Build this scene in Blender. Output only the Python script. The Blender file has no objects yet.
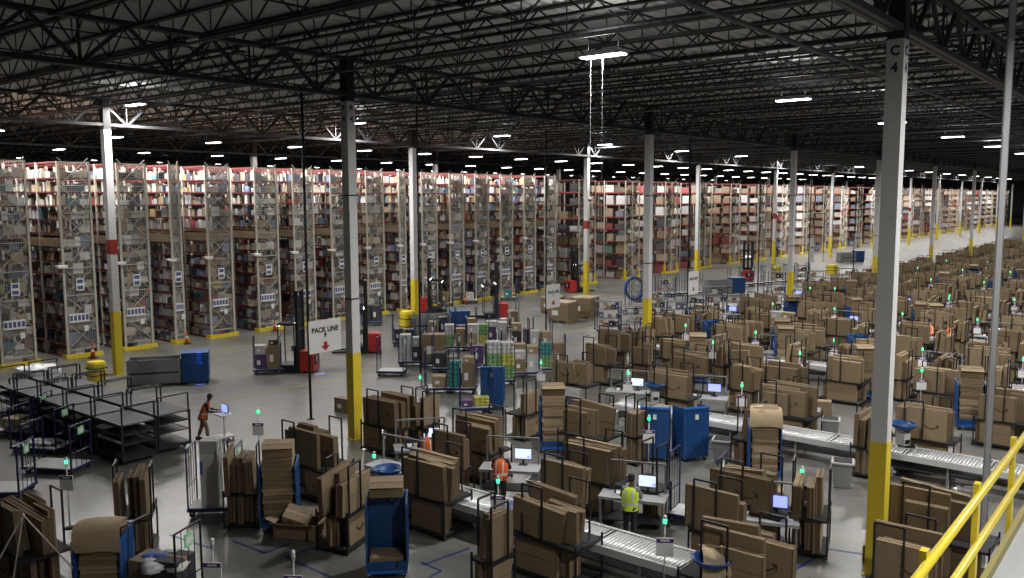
import bpy, math, random
from mathutils import Vector, Matrix
S = bpy.context.scene
COL = S.collection
PI = math.pi
rnd = random.Random(7)

# ------------------------------------------------------------------ camera
FPX, PITCH, ROLL, YAW, EYE = 853.1, .1059, -.0035, -.6807, 9.0
F_ = Vector((math.sin(YAW)*math.cos(PITCH), math.cos(YAW)*math.cos(PITCH), -math.sin(PITCH)))
R0 = Vector((math.cos(YAW), -math.sin(YAW), 0)); U0 = R0.cross(F_)
R_ = R0*math.cos(ROLL) + U0*math.sin(ROLL); U_ = U0*math.cos(ROLL) - R0*math.sin(ROLL)
cam = bpy.data.cameras.new('camera'); cam.sensor_width = 36; cam.lens = FPX/1024*36; cam.clip_end = 900
co = bpy.data.objects.new('camera', cam); COL.objects.link(co)
m = Matrix((R_, U_, -F_)).transposed().to_4x4(); m.translation = Vector((0, 0, EYE)); co.matrix_world = m
S.camera = co

def G(px, py, z=0.0):
    """where a sight line meets the level z (survey of the photograph)"""
    d = F_*FPX + R_*(px-512) - U_*(py-289)
    t = (z-EYE)/d.z
    return Vector((d.x*t, d.y*t, z))

# ------------------------------------------------------------------ materials
MATS = {}
def mat(name, col, rough=.6, metal=0., noise=0., nscale=6., emit=0., objcol=False, attr=False, rvar=0., spec=.5, alpha=None):
    mt = bpy.data.materials.new(name); mt.use_nodes = True
    nt = mt.node_tree; b = nt.nodes['Principled BSDF']
    b.inputs['Roughness'].default_value = rough; b.inputs['Metallic'].default_value = metal
    b.inputs['Specular IOR Level'].default_value = spec
    c = (*col, 1) if len(col) == 3 else col
    b.inputs['Base Color'].default_value = c
    src = None
    if objcol:
        oi = nt.nodes.new('ShaderNodeObjectInfo'); src = oi.outputs['Color']
    if attr:
        at = nt.nodes.new('ShaderNodeAttribute'); at.attribute_name = 'col'; src = at.outputs['Color']
    if noise or rvar:
        tc = nt.nodes.new('ShaderNodeTexCoord'); nz = nt.nodes.new('ShaderNodeTexNoise')
        nz.inputs['Scale'].default_value = nscale; nz.inputs['Detail'].default_value = 5
        nt.links.new(tc.outputs['Object'], nz.inputs['Vector'])
        mr = nt.nodes.new('ShaderNodeMapRange'); mr.inputs[3].default_value = 1-noise; mr.inputs[4].default_value = 1+noise
        nt.links.new(nz.outputs['Fac'], mr.inputs[0]); fac = mr.outputs[0]
        if rvar:
            oi = nt.nodes.new('ShaderNodeObjectInfo'); m2 = nt.nodes.new('ShaderNodeMapRange')
            m2.inputs[3].default_value = 1-rvar; m2.inputs[4].default_value = 1+rvar
            nt.links.new(oi.outputs['Random'], m2.inputs[0])
            mu = nt.nodes.new('ShaderNodeMath'); mu.operation = 'MULTIPLY'
            nt.links.new(fac, mu.inputs[0]); nt.links.new(m2.outputs[0], mu.inputs[1]); fac = mu.outputs[0]
        vm = nt.nodes.new('ShaderNodeVectorMath'); vm.operation = 'SCALE'
        if src: nt.links.new(src, vm.inputs[0])
        else: vm.inputs[0].default_value = c[:3]
        nt.links.new(fac, vm.inputs['Scale']); src = vm.outputs[0]
    if src: nt.links.new(src, b.inputs['Base Color'])
    if emit:
        b.inputs['Emission Color'].default_value = c; b.inputs['Emission Strength'].default_value = emit
    MATS[name] = mt
    return mt

mat('card', (.225, .165, .096), .85, noise=.14, nscale=2.5, rvar=.22)
mat('card_pale', (.34, .26, .16), .85, noise=.1, nscale=2.5, rvar=.15)
mat('card_edge', (.12, .082, .046), .9, noise=.25, nscale=14)
mat('print', (.05, .03, .02), .8)
mat('kraft', (.46, .35, .22), .9, noise=.1, nscale=5)
mat('black', (.012, .012, .014), .5)
mat('black_soft', (.02, .02, .022), .8)
mat('roof_steel', (.018, .018, .021), .6)
mat('pipe_grey', (.14, .14, .145), .5)
mat('roof_steel_grey', (.045, .045, .05), .55)
mat('deck', (.50, .51, .51), .7, noise=.1, nscale=.3)
mat('col_white', (.62, .62, .62), .5, noise=.06, nscale=2)
mat('col_yellow', (.72, .56, .03), .45, noise=.07, nscale=3)
mat('red_band', (.30, .02, .015), .5)
mat('red', (.42, .025, .02), .4)
mat('rack_beam', (.12, .018, .02), .55)
mat('pallet_beam', (.22, .035, .03), .55)
mat('rack_tan', (.50, .47, .40), .55)
mat('rack_shelf', (.27, .20, .12), .8, noise=.1, nscale=2)
mat('wire', (.50, .50, .48), .5, metal=.3)
mat('navy', (.012, .02, .10), .45)
mat('blue', (.014, .068, .22), .42, noise=.08, nscale=3)
mat('blue_bright', (.02, .16, .55), .4)
mat('grey_plastic', (.22, .225, .23), .6, noise=.06, nscale=3)
mat('grey_light', (.50, .50, .50), .5, noise=.06, nscale=3)
mat('white', (.80, .80, .79), .6)
mat('wrap', (.82, .83, .86), .22, noise=.08, nscale=8)
mat('purple', (.10, .03, .20), .6)
mat('steel', (.55, .56, .57), .35, metal=.6)
mat('roller', (.60, .61, .62), .33, metal=.45, noise=.05, nscale=20)
mat('dark_deck', (.035, .036, .04), .6, noise=.2, nscale=3)
mat('platform_grey', (.10, .10, .11), .7, noise=.12, nscale=3)
mat('toe_yellow', (.26, .22, .06), .5)
mat('yellow_rail', (.64, .50, .03), .35)
mat('screen', (.65, .75, 1.0), .4, emit=1.0)
mat('screen_blue', (.25, .3, 1.0), .4, emit=1.5)
mat('green_lamp', (.03, .85, .25), .4, emit=3.2)
mat('blue_lamp', (.15, .25, 1.0), .4, emit=5)
mat('lens', (1., .98, .96), .4, emit=14)
mat('cab_light', (1., 1., 1.), .4, emit=3.0)
mat('orange_vest', (.75, .13, .02), .7, noise=.08, nscale=14)
mat('yellow_vest', (.55, .75, .04), .7, noise=.08, nscale=14)
mat('reflect', (.62, .62, .60), .35)
mat('skin', (.42, .24, .16), .6)
mat('skin_dark', (.14, .075, .045), .6)
mat('hair', (.012, .01, .009), .7)
mat('cloth_dark', (.02, .02, .024), .85, noise=.15, nscale=9)
mat('cloth_grey', (.20, .20, .21), .85, noise=.12, nscale=9)
mat('cloth_tan', (.26, .20, .13), .85, noise=.12, nscale=9)
mat('cloth_purple', (.09, .05, .22), .85, noise=.12, nscale=9)
mat('goods', (1, 1, 1), .7, objcol=True, noise=.12, nscale=5)
mat('goods_stuff', (1, 1, 1), .7, attr=True)
mat('cone_orange', (.80, .10, .02), .5)
mat('wood', (.34, .24, .13), .8, noise=.2, nscale=7)
mat('tape_blue', (.012, .03, .16), .5)
mat('tape_yellow', (.30, .25, .07), .6, noise=.3, nscale=1.5)
mat('sign_green', (.30, .72, .38), .6)
mat('sign_ink', (.03, .03, .05), .6)
mat('sign_blue', (.08, .10, .25), .6)
mat('wall_paint', (.16, .165, .17), .8, noise=.05, nscale=.5)
mat('mezz', (.34, .35, .36), .6, noise=.08, nscale=3)
mat('bench_grey', (.34, .35, .36), .5, noise=.06, nscale=3)
mat('aqua', (.15, .5, .42), .5)
mat('cord', (.55, .52, .46), .7)

def floor_mat():
    mt = bpy.data.materials.new('concrete'); mt.use_nodes = True; nt = mt.node_tree
    b = nt.nodes['Principled BSDF']; tc = nt.nodes.new('ShaderNodeTexCoord')
    def nz(scale, det=6):
        n = nt.nodes.new('ShaderNodeTexNoise'); n.inputs['Scale'].default_value = scale; n.inputs['Detail'].default_value = det
        nt.links.new(tc.outputs['Object'], n.inputs['Vector']); return n.outputs['Fac']
    cr = nt.nodes.new('ShaderNodeValToRGB'); nt.links.new(nz(.22), cr.inputs[0])
    cr.color_ramp.elements[0].position = .3; cr.color_ramp.elements[0].color = (.135, .133, .122, 1)
    cr.color_ramp.elements[1].position = .72; cr.color_ramp.elements[1].color = (.205, .202, .188, 1)
    mx = nt.nodes.new('ShaderNodeMixRGB'); mx.blend_type = 'MULTIPLY'; mx.inputs[0].default_value = .35
    c2 = nt.nodes.new('ShaderNodeValToRGB'); c2.color_ramp.elements[0].position = .35; c2.color_ramp.elements[0].color = (.55, .55, .55, 1); c2.color_ramp.elements[1].position = .6
    nt.links.new(nz(2.3, 8), c2.inputs[0]); nt.links.new(cr.outputs[0], mx.inputs[1]); nt.links.new(c2.outputs[0], mx.inputs[2])
    br = nt.nodes.new('ShaderNodeTexBrick'); br.offset = 0; br.inputs['Scale'].default_value = 1
    br.inputs['Brick Width'].default_value = 4.33; br.inputs['Row Height'].default_value = 4.33; br.inputs['Mortar Size'].default_value = .018
    br.inputs['Color1'].default_value = br.inputs['Color2'].default_value = (1, 1, 1, 1); br.inputs['Mortar'].default_value = (.62, .62, .62, 1)
    nt.links.new(tc.outputs['Object'], br.inputs['Vector'])
    m2 = nt.nodes.new('ShaderNodeMixRGB'); m2.blend_type = 'MULTIPLY'; m2.inputs[0].default_value = 1
    nt.links.new(mx.outputs[0], m2.inputs[1]); nt.links.new(br.outputs[0], m2.inputs[2])
    nt.links.new(m2.outputs[0], b.inputs['Base Color'])
    rr = nt.nodes.new('ShaderNodeMapRange'); rr.inputs[3].default_value = .22; rr.inputs[4].default_value = .42
    nt.links.new(nz(.7), rr.inputs[0]); nt.links.new(rr.outputs[0], b.inputs['Roughness'])
    MATS['concrete'] = mt
floor_mat()

# ------------------------------------------------------------------ mesh builder
class MB:
    def __init__(s): s.v = []; s.f = []; s.m = []; s.names = []; s.c = []; s.hasc = False; s.sm = []
    def mi(s, name):
        if name not in s.names: s.names.append(name)
        return s.names.index(name)
    def add(s, vs, fs, m, col=None, smooth=False):
        o = len(s.v); s.v += [tuple(p) for p in vs]; k = s.mi(m)
        for f in fs: s.f.append(tuple(o+i for i in f)); s.m.append(k); s.c.append(col); s.sm.append(smooth)
        if col: s.hasc = True
        return s
    def box(s, c, d, m, rz=0, col=None, rx=0, ry=0, taper=1.):
        hx, hy, hz = d[0]/2, d[1]/2, d[2]/2
        vs = []
        for z in (-1, 1):
            t = taper if z > 0 else 1
            for x, y in ((-1, -1), (1, -1), (1, 1), (-1, 1)): vs.append(Vector((x*hx*t, y*hy*t, z*hz)))
        if rx or ry or rz:
            M = Matrix.Rotation(rz, 3, 'Z') @ Matrix.Rotation(ry, 3, 'Y') @ Matrix.Rotation(rx, 3, 'X')
            vs = [M @ v for v in vs]
        vs = [v+Vector(c) for v in vs]
        return s.add(vs, [(3, 2, 1, 0), (4, 5, 6, 7), (0, 1, 5, 4), (1, 2, 6, 5), (2, 3, 7, 6), (3, 0, 4, 7)], m, col)
    def b2(s, a, b, m, col=None):
        return s.box([(a[i]+b[i])/2 for i in range(3)], [abs(b[i]-a[i]) for i in range(3)], m, col=col)
    def bar(s, p, q, w, m, h=None, n=4):
        p, q = Vector(p), Vector(q); d = (q-p).normalized()
        up = Vector((0, 0, 1)) if abs(d.z) < .95 else Vector((1, 0, 0))
        a = d.cross(up).normalized(); b = a.cross(d); h = h or w
        if n == 4: ring = [(-w/2, -h/2), (w/2, -h/2), (w/2, h/2), (-w/2, h/2)]
        else: ring = [(w/2*math.cos(2*PI*i/n), w/2*math.sin(2*PI*i/n)) for i in range(n)]
        vs = [p+a*x+b*y for x, y in ring]+[q+a*x+b*y for x, y in ring]
        fs = [(i, (i+1) % n, n+(i+1) % n, n+i) for i in range(n)]+[tuple(range(n-1, -1, -1)), tuple(range(n, 2*n))]
        return s.add(vs, fs, m, smooth=n > 6)
    def path(s, pts, w, m, n=4):
        for a, b in zip(pts, pts[1:]): s.bar(a, b, w, m, n=n)
        return s
    def lathe(s, prof, m, n=12, c=(0, 0, 0), axis='z', caps=True):
        vs = []
        for r, z in prof:
            for i in range(n):
                a = 2*PI*i/n; p = (r*math.cos(a), r*math.sin(a), z)
                if axis == 'y': p = (p[0], p[2], p[1])
                if axis == 'x': p = (p[2], p[0], p[1])
                vs.append((p[0]+c[0], p[1]+c[1], p[2]+c[2]))
        fs = []
        for k in range(len(prof)-1):
            for i in range(n):
                j = (i+1) % n; fs.append((k*n+i, k*n+j, (k+1)*n+j, (k+1)*n+i))
        if caps: fs += [tuple(range(n-1, -1, -1)), tuple(range((len(prof)-1)*n, len(prof)*n))]
        return s.add(vs, fs, m, smooth=True)
    def prism(s, poly, y0, y1, m, axis='y'):
        n = len(poly)
        def P(u, w, t): return (u, t, w) if axis == 'y' else ((t, u, w) if axis == 'x' else (u, w, t))
        vs = [P(u, w, y0) for u, w in poly]+[P(u, w, y1) for u, w in poly]
        fs = [(i, (i+1) % n, n+(i+1) % n, n+i) for i in range(n)]+[tuple(range(n-1, -1, -1)), tuple(range(n, 2*n))]
        return s.add(vs, fs, m)
    def mesh(s, name):
        me = bpy.data.meshes.new(name); me.from_pydata(s.v, [], s.f)
        for n in s.names: me.materials.append(MATS[n])
        me.polygons.foreach_set('material_index', s.m)
        me.polygons.foreach_set('use_smooth', s.sm)
        if s.hasc:
            at = me.color_attributes.new('col', 'FLOAT_COLOR', 'CORNER'); buf = []
            for f, c in zip(s.f, s.c):
                c = c or (.5, .5, .5)
                for _ in f: buf += [c[0], c[1], c[2], 1.]
            at.data.foreach_set('color', buf)
        me.update()
        return me
    def build(s, name, parent=None, kind=None):
        o = bpy.data.objects.new(name, s.mesh(name)); COL.objects.link(o)
        if parent: o.parent = parent
        if kind: o['kind'] = kind
        return o

def tag(o, label=None, cat=None, group=None, kind=None):
    if label: o['label'] = label
    if cat: o['category'] = cat
    if group: o['group'] = group
    if kind: o['kind'] = kind
    return o
def empty(name, loc=(0, 0, 0), rz=0):
    o = bpy.data.objects.new(name, None); COL.objects.link(o); o.location = loc; o.rotation_euler = (0, 0, rz); o.empty_display_size = .2
    return o
KIDS = {}
def kids(o):
    return o.children
def copy_tree(o, parent=None):
    c = o.copy(); COL.objects.link(c)
    if parent: c.parent = parent
    for ch in list(o.children): copy_tree(ch, c)
    return c
def put(proto, loc, rz=0, label=None, group=None, first={}, sc=None):
    """the first call uses the prototype itself, later ones a copy of it and its parts"""
    if proto.name in first: o = copy_tree(proto)
    else: first[proto.name] = 1; o = proto
    o.location = loc; o.rotation_euler = (0, 0, rz)
    if sc: o.scale = sc
    if 'group' in o and group is None: del o['group']
    if label: o['label'] = label
    if group: o['group'] = group
    return o
ORD = ['first', 'second', 'third', 'fourth', 'fifth', 'sixth', 'seventh', 'eighth', 'ninth', 'tenth', 'eleventh', 'twelfth', 'thirteenth',
       'fourteenth', 'fifteenth', 'sixteenth', 'seventeenth', 'eighteenth', 'nineteenth', 'twentieth']
ORD += ['twenty-'+w for w in ORD[:9]] + ['thirtieth'] + ['thirty-'+w for w in ORD[:9]] + ['fortieth']+['forty-'+w for w in ORD[:9]]

def letter(cu, parent, loc, rot):
    t = bpy.data.objects.new('lettering', cu); COL.objects.link(t)
    me = bpy.data.meshes.new_from_object(t.evaluated_get(bpy.context.evaluated_depsgraph_get())); bpy.data.objects.remove(t)
    me.materials.clear(); me.materials.append(MATS['sign_ink'])
    t = bpy.data.objects.new('lettering', me); COL.objects.link(t); t.parent = parent; t.location = loc; t.rotation_euler = rot
    return t
#@@PART shell
# ------------------------------------------------------------------ shell
XW0, XW1, YW0, YW1 = -112., 26., -14., 345.
DECK = 14.75
BAY, CX, CY0 = 21.67, (-43.2, -24.4, -5.6), 20.7
mb = MB(); mb.b2((XW0, YW0, -.2), (XW1, YW1, 0), 'concrete'); tag(mb.build('floor'), kind='structure')
mb = MB(); x = XW0; pts = []
while x < XW1:
    pts += [(x, DECK), (x+.16, DECK), (x+.22, DECK+.07), (x+.38, DECK+.07)]; x += .44
vs = [(a, YW0, z) for a, z in pts]+[(a, YW1, z) for a, z in pts]; n = len(pts)
mb.add(vs, [(i, i+1, n+i+1, n+i) for i in range(n-1)], 'deck')
mb.b2((XW0, YW0, DECK+.1), (XW1, YW1, DECK+.3), 'deck'); tag(mb.build('ceiling'), kind='structure')
for nm, a, b in (('wall_left', (XW0-.3, YW0, 0), (XW0, YW1, DECK+.3)), ('wall_right', (XW1, YW0, 0), (XW1+.3, YW1, DECK+.3)),
                 ('wall_back', (XW0, YW1, 0), (XW1, YW1+.3, DECK+.3)), ('wall_front', (XW0, YW0-.3, 0), (XW1, YW0, DECK+.3))):
    mb = MB(); mb.b2(a, b, 'wall_paint'); tag(mb.build(nm), kind='structure')
# roof girders along y on every column line, one per bay
def girder_mesh(grey):
    mb = MB(); L = BAY; zt, zb = 14.05, 12.75; mm = 'roof_steel'
    for s in (-.09, .09):
        mb.b2((s-.07, 0, zt-.1), (s+.07, L, zt+.03), mm); mb.b2((s-.07, 0, zb-.08), (s+.07, L, zb+.06), 'roof_steel_grey' if grey else mm)
    n = 8; w = L/n
    for i in range(n):
        y0, y1 = i*w, (i+1)*w
        mb.bar((0, y0, zt-.05), (0, (y0+y1)/2, zb), .1, mm); mb.bar((0, (y0+y1)/2, zb), (0, y1, zt-.05), .1, mm)
        mb.bar((0, (y0+y1)/2, zb), (0, (y0+y1)/2, zt), .06, mm)
    return mb.mesh('roof_girder')
GM = [girder_mesh(0), girder_mesh(1)]
ci = 0
for xi in (-99.6, -80.8, -62., -43.2, -24.4, -5.6, 13.2):
    for k in range(-1, 15):
        g = bpy.data.objects.new('trim_%d' % ci, GM[1 if xi in (-43.2, -5.6) else 0]); COL.objects.link(g); ci += 1
        g.location = (xi, CY0+(k-.0)*BAY, 0); g['kind'] = 'structure'
# bar joists along x, carried by the girders
def joist_mesh():
    mb = MB(); mm = 'roof_steel'; L = 18.8; zt, zb = 14.72, 13.8
    for s in (-.05, .05):
        mb.b2((0, s-.035, zt-.09), (L, s+.035, zt), mm); mb.b2((0.5, s-.035, zb), (L-.5, s+.035, zb+.07), mm)
    n = 9; w = L/n
    for i in range(n):
        x0 = i*w; mb.bar((x0+w/2, 0, zb+.03), (x0+w/2, 0, zt-.05), .03, mm); mb.bar((x0, 0, zt-.05), (x0+w/2, 0, zb+.03), .045, mm); mb.bar((x0+w/2, 0, zb+.03), (x0+w, 0, zt-.05), .045, mm)
    return mb
jm = joist_mesh()
for k in range(0, 170):
    y = -9.2 + k*2.167
    if y > YW1-1: break
    big = None
    x0s = (-99.6, -80.8, -62., -43.2, -24.4, -5.6)
    if k == 0:
        full = MB()
        for x0 in x0s:
            o = len(full.v); full.v += [(p[0]+x0, p[1], p[2]) for p in jm.v]; full.f += [tuple(i+o for i in f) for f in jm.f]
            full.m += jm.m; full.c += jm.c; full.sm += jm.sm
        full.names = jm.names; JM = full.mesh('roof_joist')
    o = bpy.data.objects.new('trim_%d' % ci, JM); COL.objects.link(o); ci += 1; o.location = (0, y, 0); o['kind'] = 'structure'
# bridging bars and sprinkler pipes hung under the joists
def pipe(name, p, q, r, m, label, cat, group=None):
    mb = MB(); mb.bar(p, q, r*2, m, n=8); return tag(mb.build(name), label, cat, group)
for i, xx in enumerate((-18.2, -12.0, -30.5, -36.8, -49.5, -55.8, 1., 7.)):
    mb = MB(); mb.bar((xx, YW0, 13.86), (xx, YW1, 13.86), .05, 'roof_steel'); mb.bar((xx+.9, YW0, 14.6), (xx+.9, YW1, 14.6), .05, 'roof_steel')
    tag(mb.build('trim_%d' % ci), kind='structure'); ci += 1
for i in range(24):
    yy = 7.5+i*6.5
    pl = pipe('sprinkler_pipe', (-100, yy, 13.55), (14, yy, 13.55), .045, 'pipe_grey', 'thin grey sprinkler branch pipe crossing under the black roof joists', 'pipe', 'sprinkler branch pipes under the roof')
pipe('sprinkler_main', (-9.0, YW0+1, 13.2), (-9.0, 200, 13.2), .07, 'pipe_grey', 'thicker grey sprinkler main running along the roof towards the far end', 'pipe')

# ------------------------------------------------------------------ columns
def make_column(kind, txt=None, red=False):
    r = empty('building_column'); tag(r, cat='column')
    w = .37
    def slab(a, b, m, g=0.): mb = MB(); mb.b2((-w/2-g, -w/2-g, a), (w/2+g, w/2+g, b), m); return mb
    slab(.0, .03, 'col_yellow', .06).build('base_plate', r)
    slab(.03, 3.3, 'col_yellow', .008).build('yellow_sleeve', r)
    ws = slab(3.3, 12.5, 'col_white').build('white_shaft', r)
    slab(12.5, 14.02, 'black').build('black_column_head', r)
    if red: slab(6.25, 6.98, 'red_band', .006).build('red_band', r)
    if kind:
        for zz in (5.3, 9.1): slab(zz, zz+.05, 'black', .012).build('strap', r)
    if txt:
        for j, ch in enumerate(txt):
            for rot, dx, dy in ((0, 0, -w/2-.012), (PI/2, w/2+.012, 0)):
                cu = bpy.data.curves.new('lettering', 'FONT'); cu.body = ch; cu.size = .29; cu.align_x = 'CENTER'; cu.extrude = .002; cu.offset = .012
                letter(cu, ws, (dx, dy, 12.15-j*.37), (PI/2, 0, rot))
    return r
pa, pr_, pb = make_column(0), make_column(0, red=True), make_column(1)
for k in range(0, 13):
    y = CY0+k*BAY
    put(pr_ if k in (0, 2, 4, 7) else pa, (CX[0], y+(.25 if k == 0 else 0), 0), 0, ('white column with yellow foot%s, %s along the rack fronts from wrapped pallet'
        % (' and red band' if k in (0, 2, 4, 7) else '', ORD[k])))
for k in range(0, 12):
    if k == 0: o = make_column(1, 'B4'); o.location = (CX[1], CY0, 0); tag(o, 'white column lettered B 4 with yellow foot, right of the PACK LINE 9 sign')
    else: put(pb, (CX[1], CY0+k*BAY, 0), 0, 'white column with yellow foot, %s behind the one lettered B 4 in its own row' % ORD[k-1])
o = make_column(0, 'C4'); o.location = (CX[2], CY0, 0); tag(o, 'big near white column with yellow foot lettered C 4 under the roof girder')
for k in range(0, 13):   # columns standing between the racks, only heads in view
    put(pa, (-62, CY0+k*BAY, 0), 0, 'white column head rising behind the rack tops, %s counted from the near end' % ORD[k])

# ------------------------------------------------------------------ lamps
def make_light():
    r = empty('high_bay_light'); tag(r, cat='light fixture')
    mb = MB(); mb.b2((-.72, -.2, .03), (.72, .2, .10), 'grey_light'); mb.box((0, 0, .14), (1.1, .3, .1), 'grey_plastic', taper=.8); mb.build('housing', r)
    mb = MB(); mb.b2((-.68, -.17, .0), (.68, .17, .03), 'lens'); mb.build('lens', r)
    for s in (-.5, .5): mb = MB(); mb.bar((s, 0, .18), (s, 0, .9), .012, 'roof_steel'); mb.build('hanger', r)
    return r
LP = make_light()
lamp_n = [0]
def lamp(x, y, z, power, label, group=None, spread=3.0, size=(1.3, .32)):
    put(LP, (x, y, z), 0, label, group)
    if power <= 0: return
    ld = bpy.data.lights.new('high_bay_lamp', 'AREA'); ld.shape = 'RECTANGLE'; ld.size = size[0]; ld.size_y = size[1]; ld.energy = power
    ld.color = (1., .975, .94); ld.spread = spread
    lo = bpy.data.objects.new('high_bay_lamp', ld); COL.objects.link(lo); lo.location = (x, y, z-.02)
    up = bpy.data.lights.new('ceiling_fill', 'AREA'); up.shape = 'RECTANGLE'; up.size = 1.1; up.size_y = .3; up.energy = power*UPFILL; up.color = ld.color  # upward fill added over the housing to brighten the roof and its bounce
    lo = bpy.data.objects.new('ceiling_fill', up); COL.objects.link(lo); lo.location = (x, y, z+.24); lo.rotation_euler = (PI, 0, 0)
PW = 1000; UPFILL = .045
for k in range(0, 13):
    lamp(-13.6, 20.95+14.45*k, 13.0, PW, 'bright linear high-bay light over the pack lines, %s from the camera' % ORD[k])
for dx in (-.42, -.02):
    mb = MB(); mb.bar((-13.6+dx, 20.95, 9.0), (-13.6+dx, 20.95, 13.0), .014, 'pipe_grey', n=6); mb.lathe([(.04, 8.9), (.05, 8.95), (.03, 9.02)], 'pipe_grey', 8, (-13.6+dx, 20.95, 0))
    tag(mb.build('drop_cord'), 'pale drop cord hanging below the nearest bright high-bay light', 'cord', 'drop cords under the nearest light')
for k in range(-1, 3):
    lamp(1.5, 21.8+14.45*k, 13.0, PW*(.9 if k < 0 else 1.5), 'linear high-bay light above the yellow railed walkway, %s along' % ORD[k+1])
for k in range(0, 18):
    lamp(-42.15, 22+14.45*k, 13.72, PW*1.0*(1 if k < 7 else .55), 'high-bay light in the girder over the rack fronts, %s from near end' % ORD[k])
for k in range(0, 26):
    for j, xx in enumerate((-54., -70., -86.)):
        yy = 13.+k*6.9+(0 if j % 2 == 0 else 3.4)
        pw = 0
        lamp(xx, yy, 12.9, pw, 'small bright light above the rack aisles', 'lights above the rack aisles', spread=2.2)
    if k >= 16: pass
for k in range(8):  # broad fill lights added before the far racks, with no fixtures of their own
    ld = bpy.data.lights.new('bare_aisle_light', 'AREA'); ld.shape = 'RECTANGLE'; ld.size = 1.3; ld.size_y = 8; ld.energy = 1800; ld.color = (1., .975, .94); ld.spread = 2.2
    lo = bpy.data.objects.new('bare_aisle_light', ld); COL.objects.link(lo); lo.location = (-46.5, 130+k*22, 12.8)

#@@PART racks
# ------------------------------------------------------------------ library racks
RX = -49.7        # aisle-end face
def make_rack(W=1.7, depth=11., levels=14, ztop=11.15, step=.78, pallet=False):
    r = empty('storage_rack'); tag(r, cat='storage rack')
    h = W/2
    def upright(x, y, m='rack_tan'):
        mb = MB(); mb.b2((x-.05, y-.06, 0), (x+.05, y+.06, ztop), m); mb.b2((x-.1, y-.1, 0), (x+.1, y+.1, .02), m); return mb
    for s in (-1, 1): upright(0, s*h).build('upright', r)
    for i in range(1, int(depth/2.75)+1):
        for s in (-1, 1): upright(-i*2.75, s*h).build('upright', r)
    mb = MB(); zz = .5; k = 0
    while zz < ztop-.9:
        if not pallet: mb.bar((.0, -h, zz), (.0, h, zz), .05, 'rack_tan')
        a, b = (-h, h) if k % 2 == 0 else (h, -h)
        mb.bar((.0, a, zz), (.0, b, zz+1.55), .035, 'rack_tan'); mb.bar((.0, b, zz), (.0, a, zz+1.55), .035, 'rack_tan')
        zz += 1.55; k += 1
    mb.bar((.0, -h, ztop-.05), (.0, h, ztop-.05), .06, 'rack_tan'); mb.build('cross_brace', r)
    mb = MB()
    if not pallet:
        for i in range(1, 14): y = -h+W*i/14; mb.b2((-.06, y-.006, .3), (-.05, y+.006, ztop), 'wire')
        for i in range(1, 90): z = .3+i*(ztop-.3)/90; mb.b2((-.05, -h, z-.005), (-.04, h, z+.005), 'wire')
        mb.build('wire_mesh_panel', r)
    for i in range(levels):
        z = .12+i*step; mb = MB()
        for s in (-1, 1): mb.b2((-depth, s*h-.03, z-(.13 if pallet else .08)), (-.05, s*h+.03, z-.0), 'pallet_beam' if pallet else 'rack_beam')
        mb.b2((-depth, -h+.03, z-.03), (-.05, h-.03, z-.005), 'rack_shelf')
        if not pallet and i == 8:       # tan pick-deck band
            for s in (-1, 1): mb.b2((-depth, s*(h+.02)-.03, z-.0), (-.12, s*(h+.02)+.03, z+.5), 'rack_shelf')
        mb.build('shelf', r)
    mb = MB(); mb.b2((-depth, -h, ztop-.1), (-.05, -h+.06, ztop), 'rack_beam'); mb.b2((-depth, h-.06, ztop-.1), (-.05, h, ztop), 'rack_beam'); mb.build('top_beam', r)
    mb = MB(); mb.b2((.12, -h-.12, .0), (.24, h+.12, .24), 'col_yellow'); mb.b2((-.35, -h-.2, 0), (.2, -h-.1, .24), 'col_yellow'); mb.b2((-.35, h+.1, 0), (.2, h+.2, .24), 'col_yellow')
    mb.build('yellow_end_guard', r)
    def card(y, z, w, hh, rows, cols, m2, nm, x=.05):
        mb = MB(); mb.b2((x, y-w/2, z-hh/2), (x+.02, y+w/2, z+hh/2), 'white')
        for i in range(rows):
            for j in range(cols):
                cw, ch = w/cols, hh/rows; yy = y-w/2+(j+.5)*cw; z2 = z-hh/2+(i+.5)*ch
                mb.b2((x+.02, yy-cw*.36, z2-ch*.3), (x+.024, yy+cw*.36, z2+ch*.3), m2)
        return mb.build(nm, r)
    if not pallet:
        card(.0, 4.2, .44, .7, 2, 1, 'sign_blue', 'aisle_sign')
        card(-.15 if W > 1.2 else 0, 2.3, min(1.1, W*.8), .5, 1, 5, 'sign_blue', 'code_panel')
        mb = MB(); mb.b2((.05, .1, 1.5), (.07, .34, 1.82), 'white'); mb.build('paper_tag', r)
        mb = MB(); mb.prism([(-.32, 5.35), (.32, 5.35), (.2, 5.2), (-.2, 5.2)], -.1, .3, 'white', axis='x'); mb.v = [(p[0]+.02, p[1]-h-.15, p[2]) for p in mb.v]; mb.build('light_bracket', r)
    else:
        for s in (-1, 1):
            mb = MB(); mb.b2((-.08, s*h-.1, .02), (.1, s*h+.1, 1.1), 'col_yellow'); mb.build('yellow_post_guard', r)
        mb = MB(); mb.bar((0, 0, 0), (0, 0, ztop), .1, 'rack_tan'); mb.build('upright', r)
        for i in (2, 4):
            card(h*.5, 1.9+i*1.55, .5, .36, 1, 2, 'grey_light', 'bay_sign')
    return r
wide, narrow = make_rack(), make_rack(W=.62)
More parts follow.
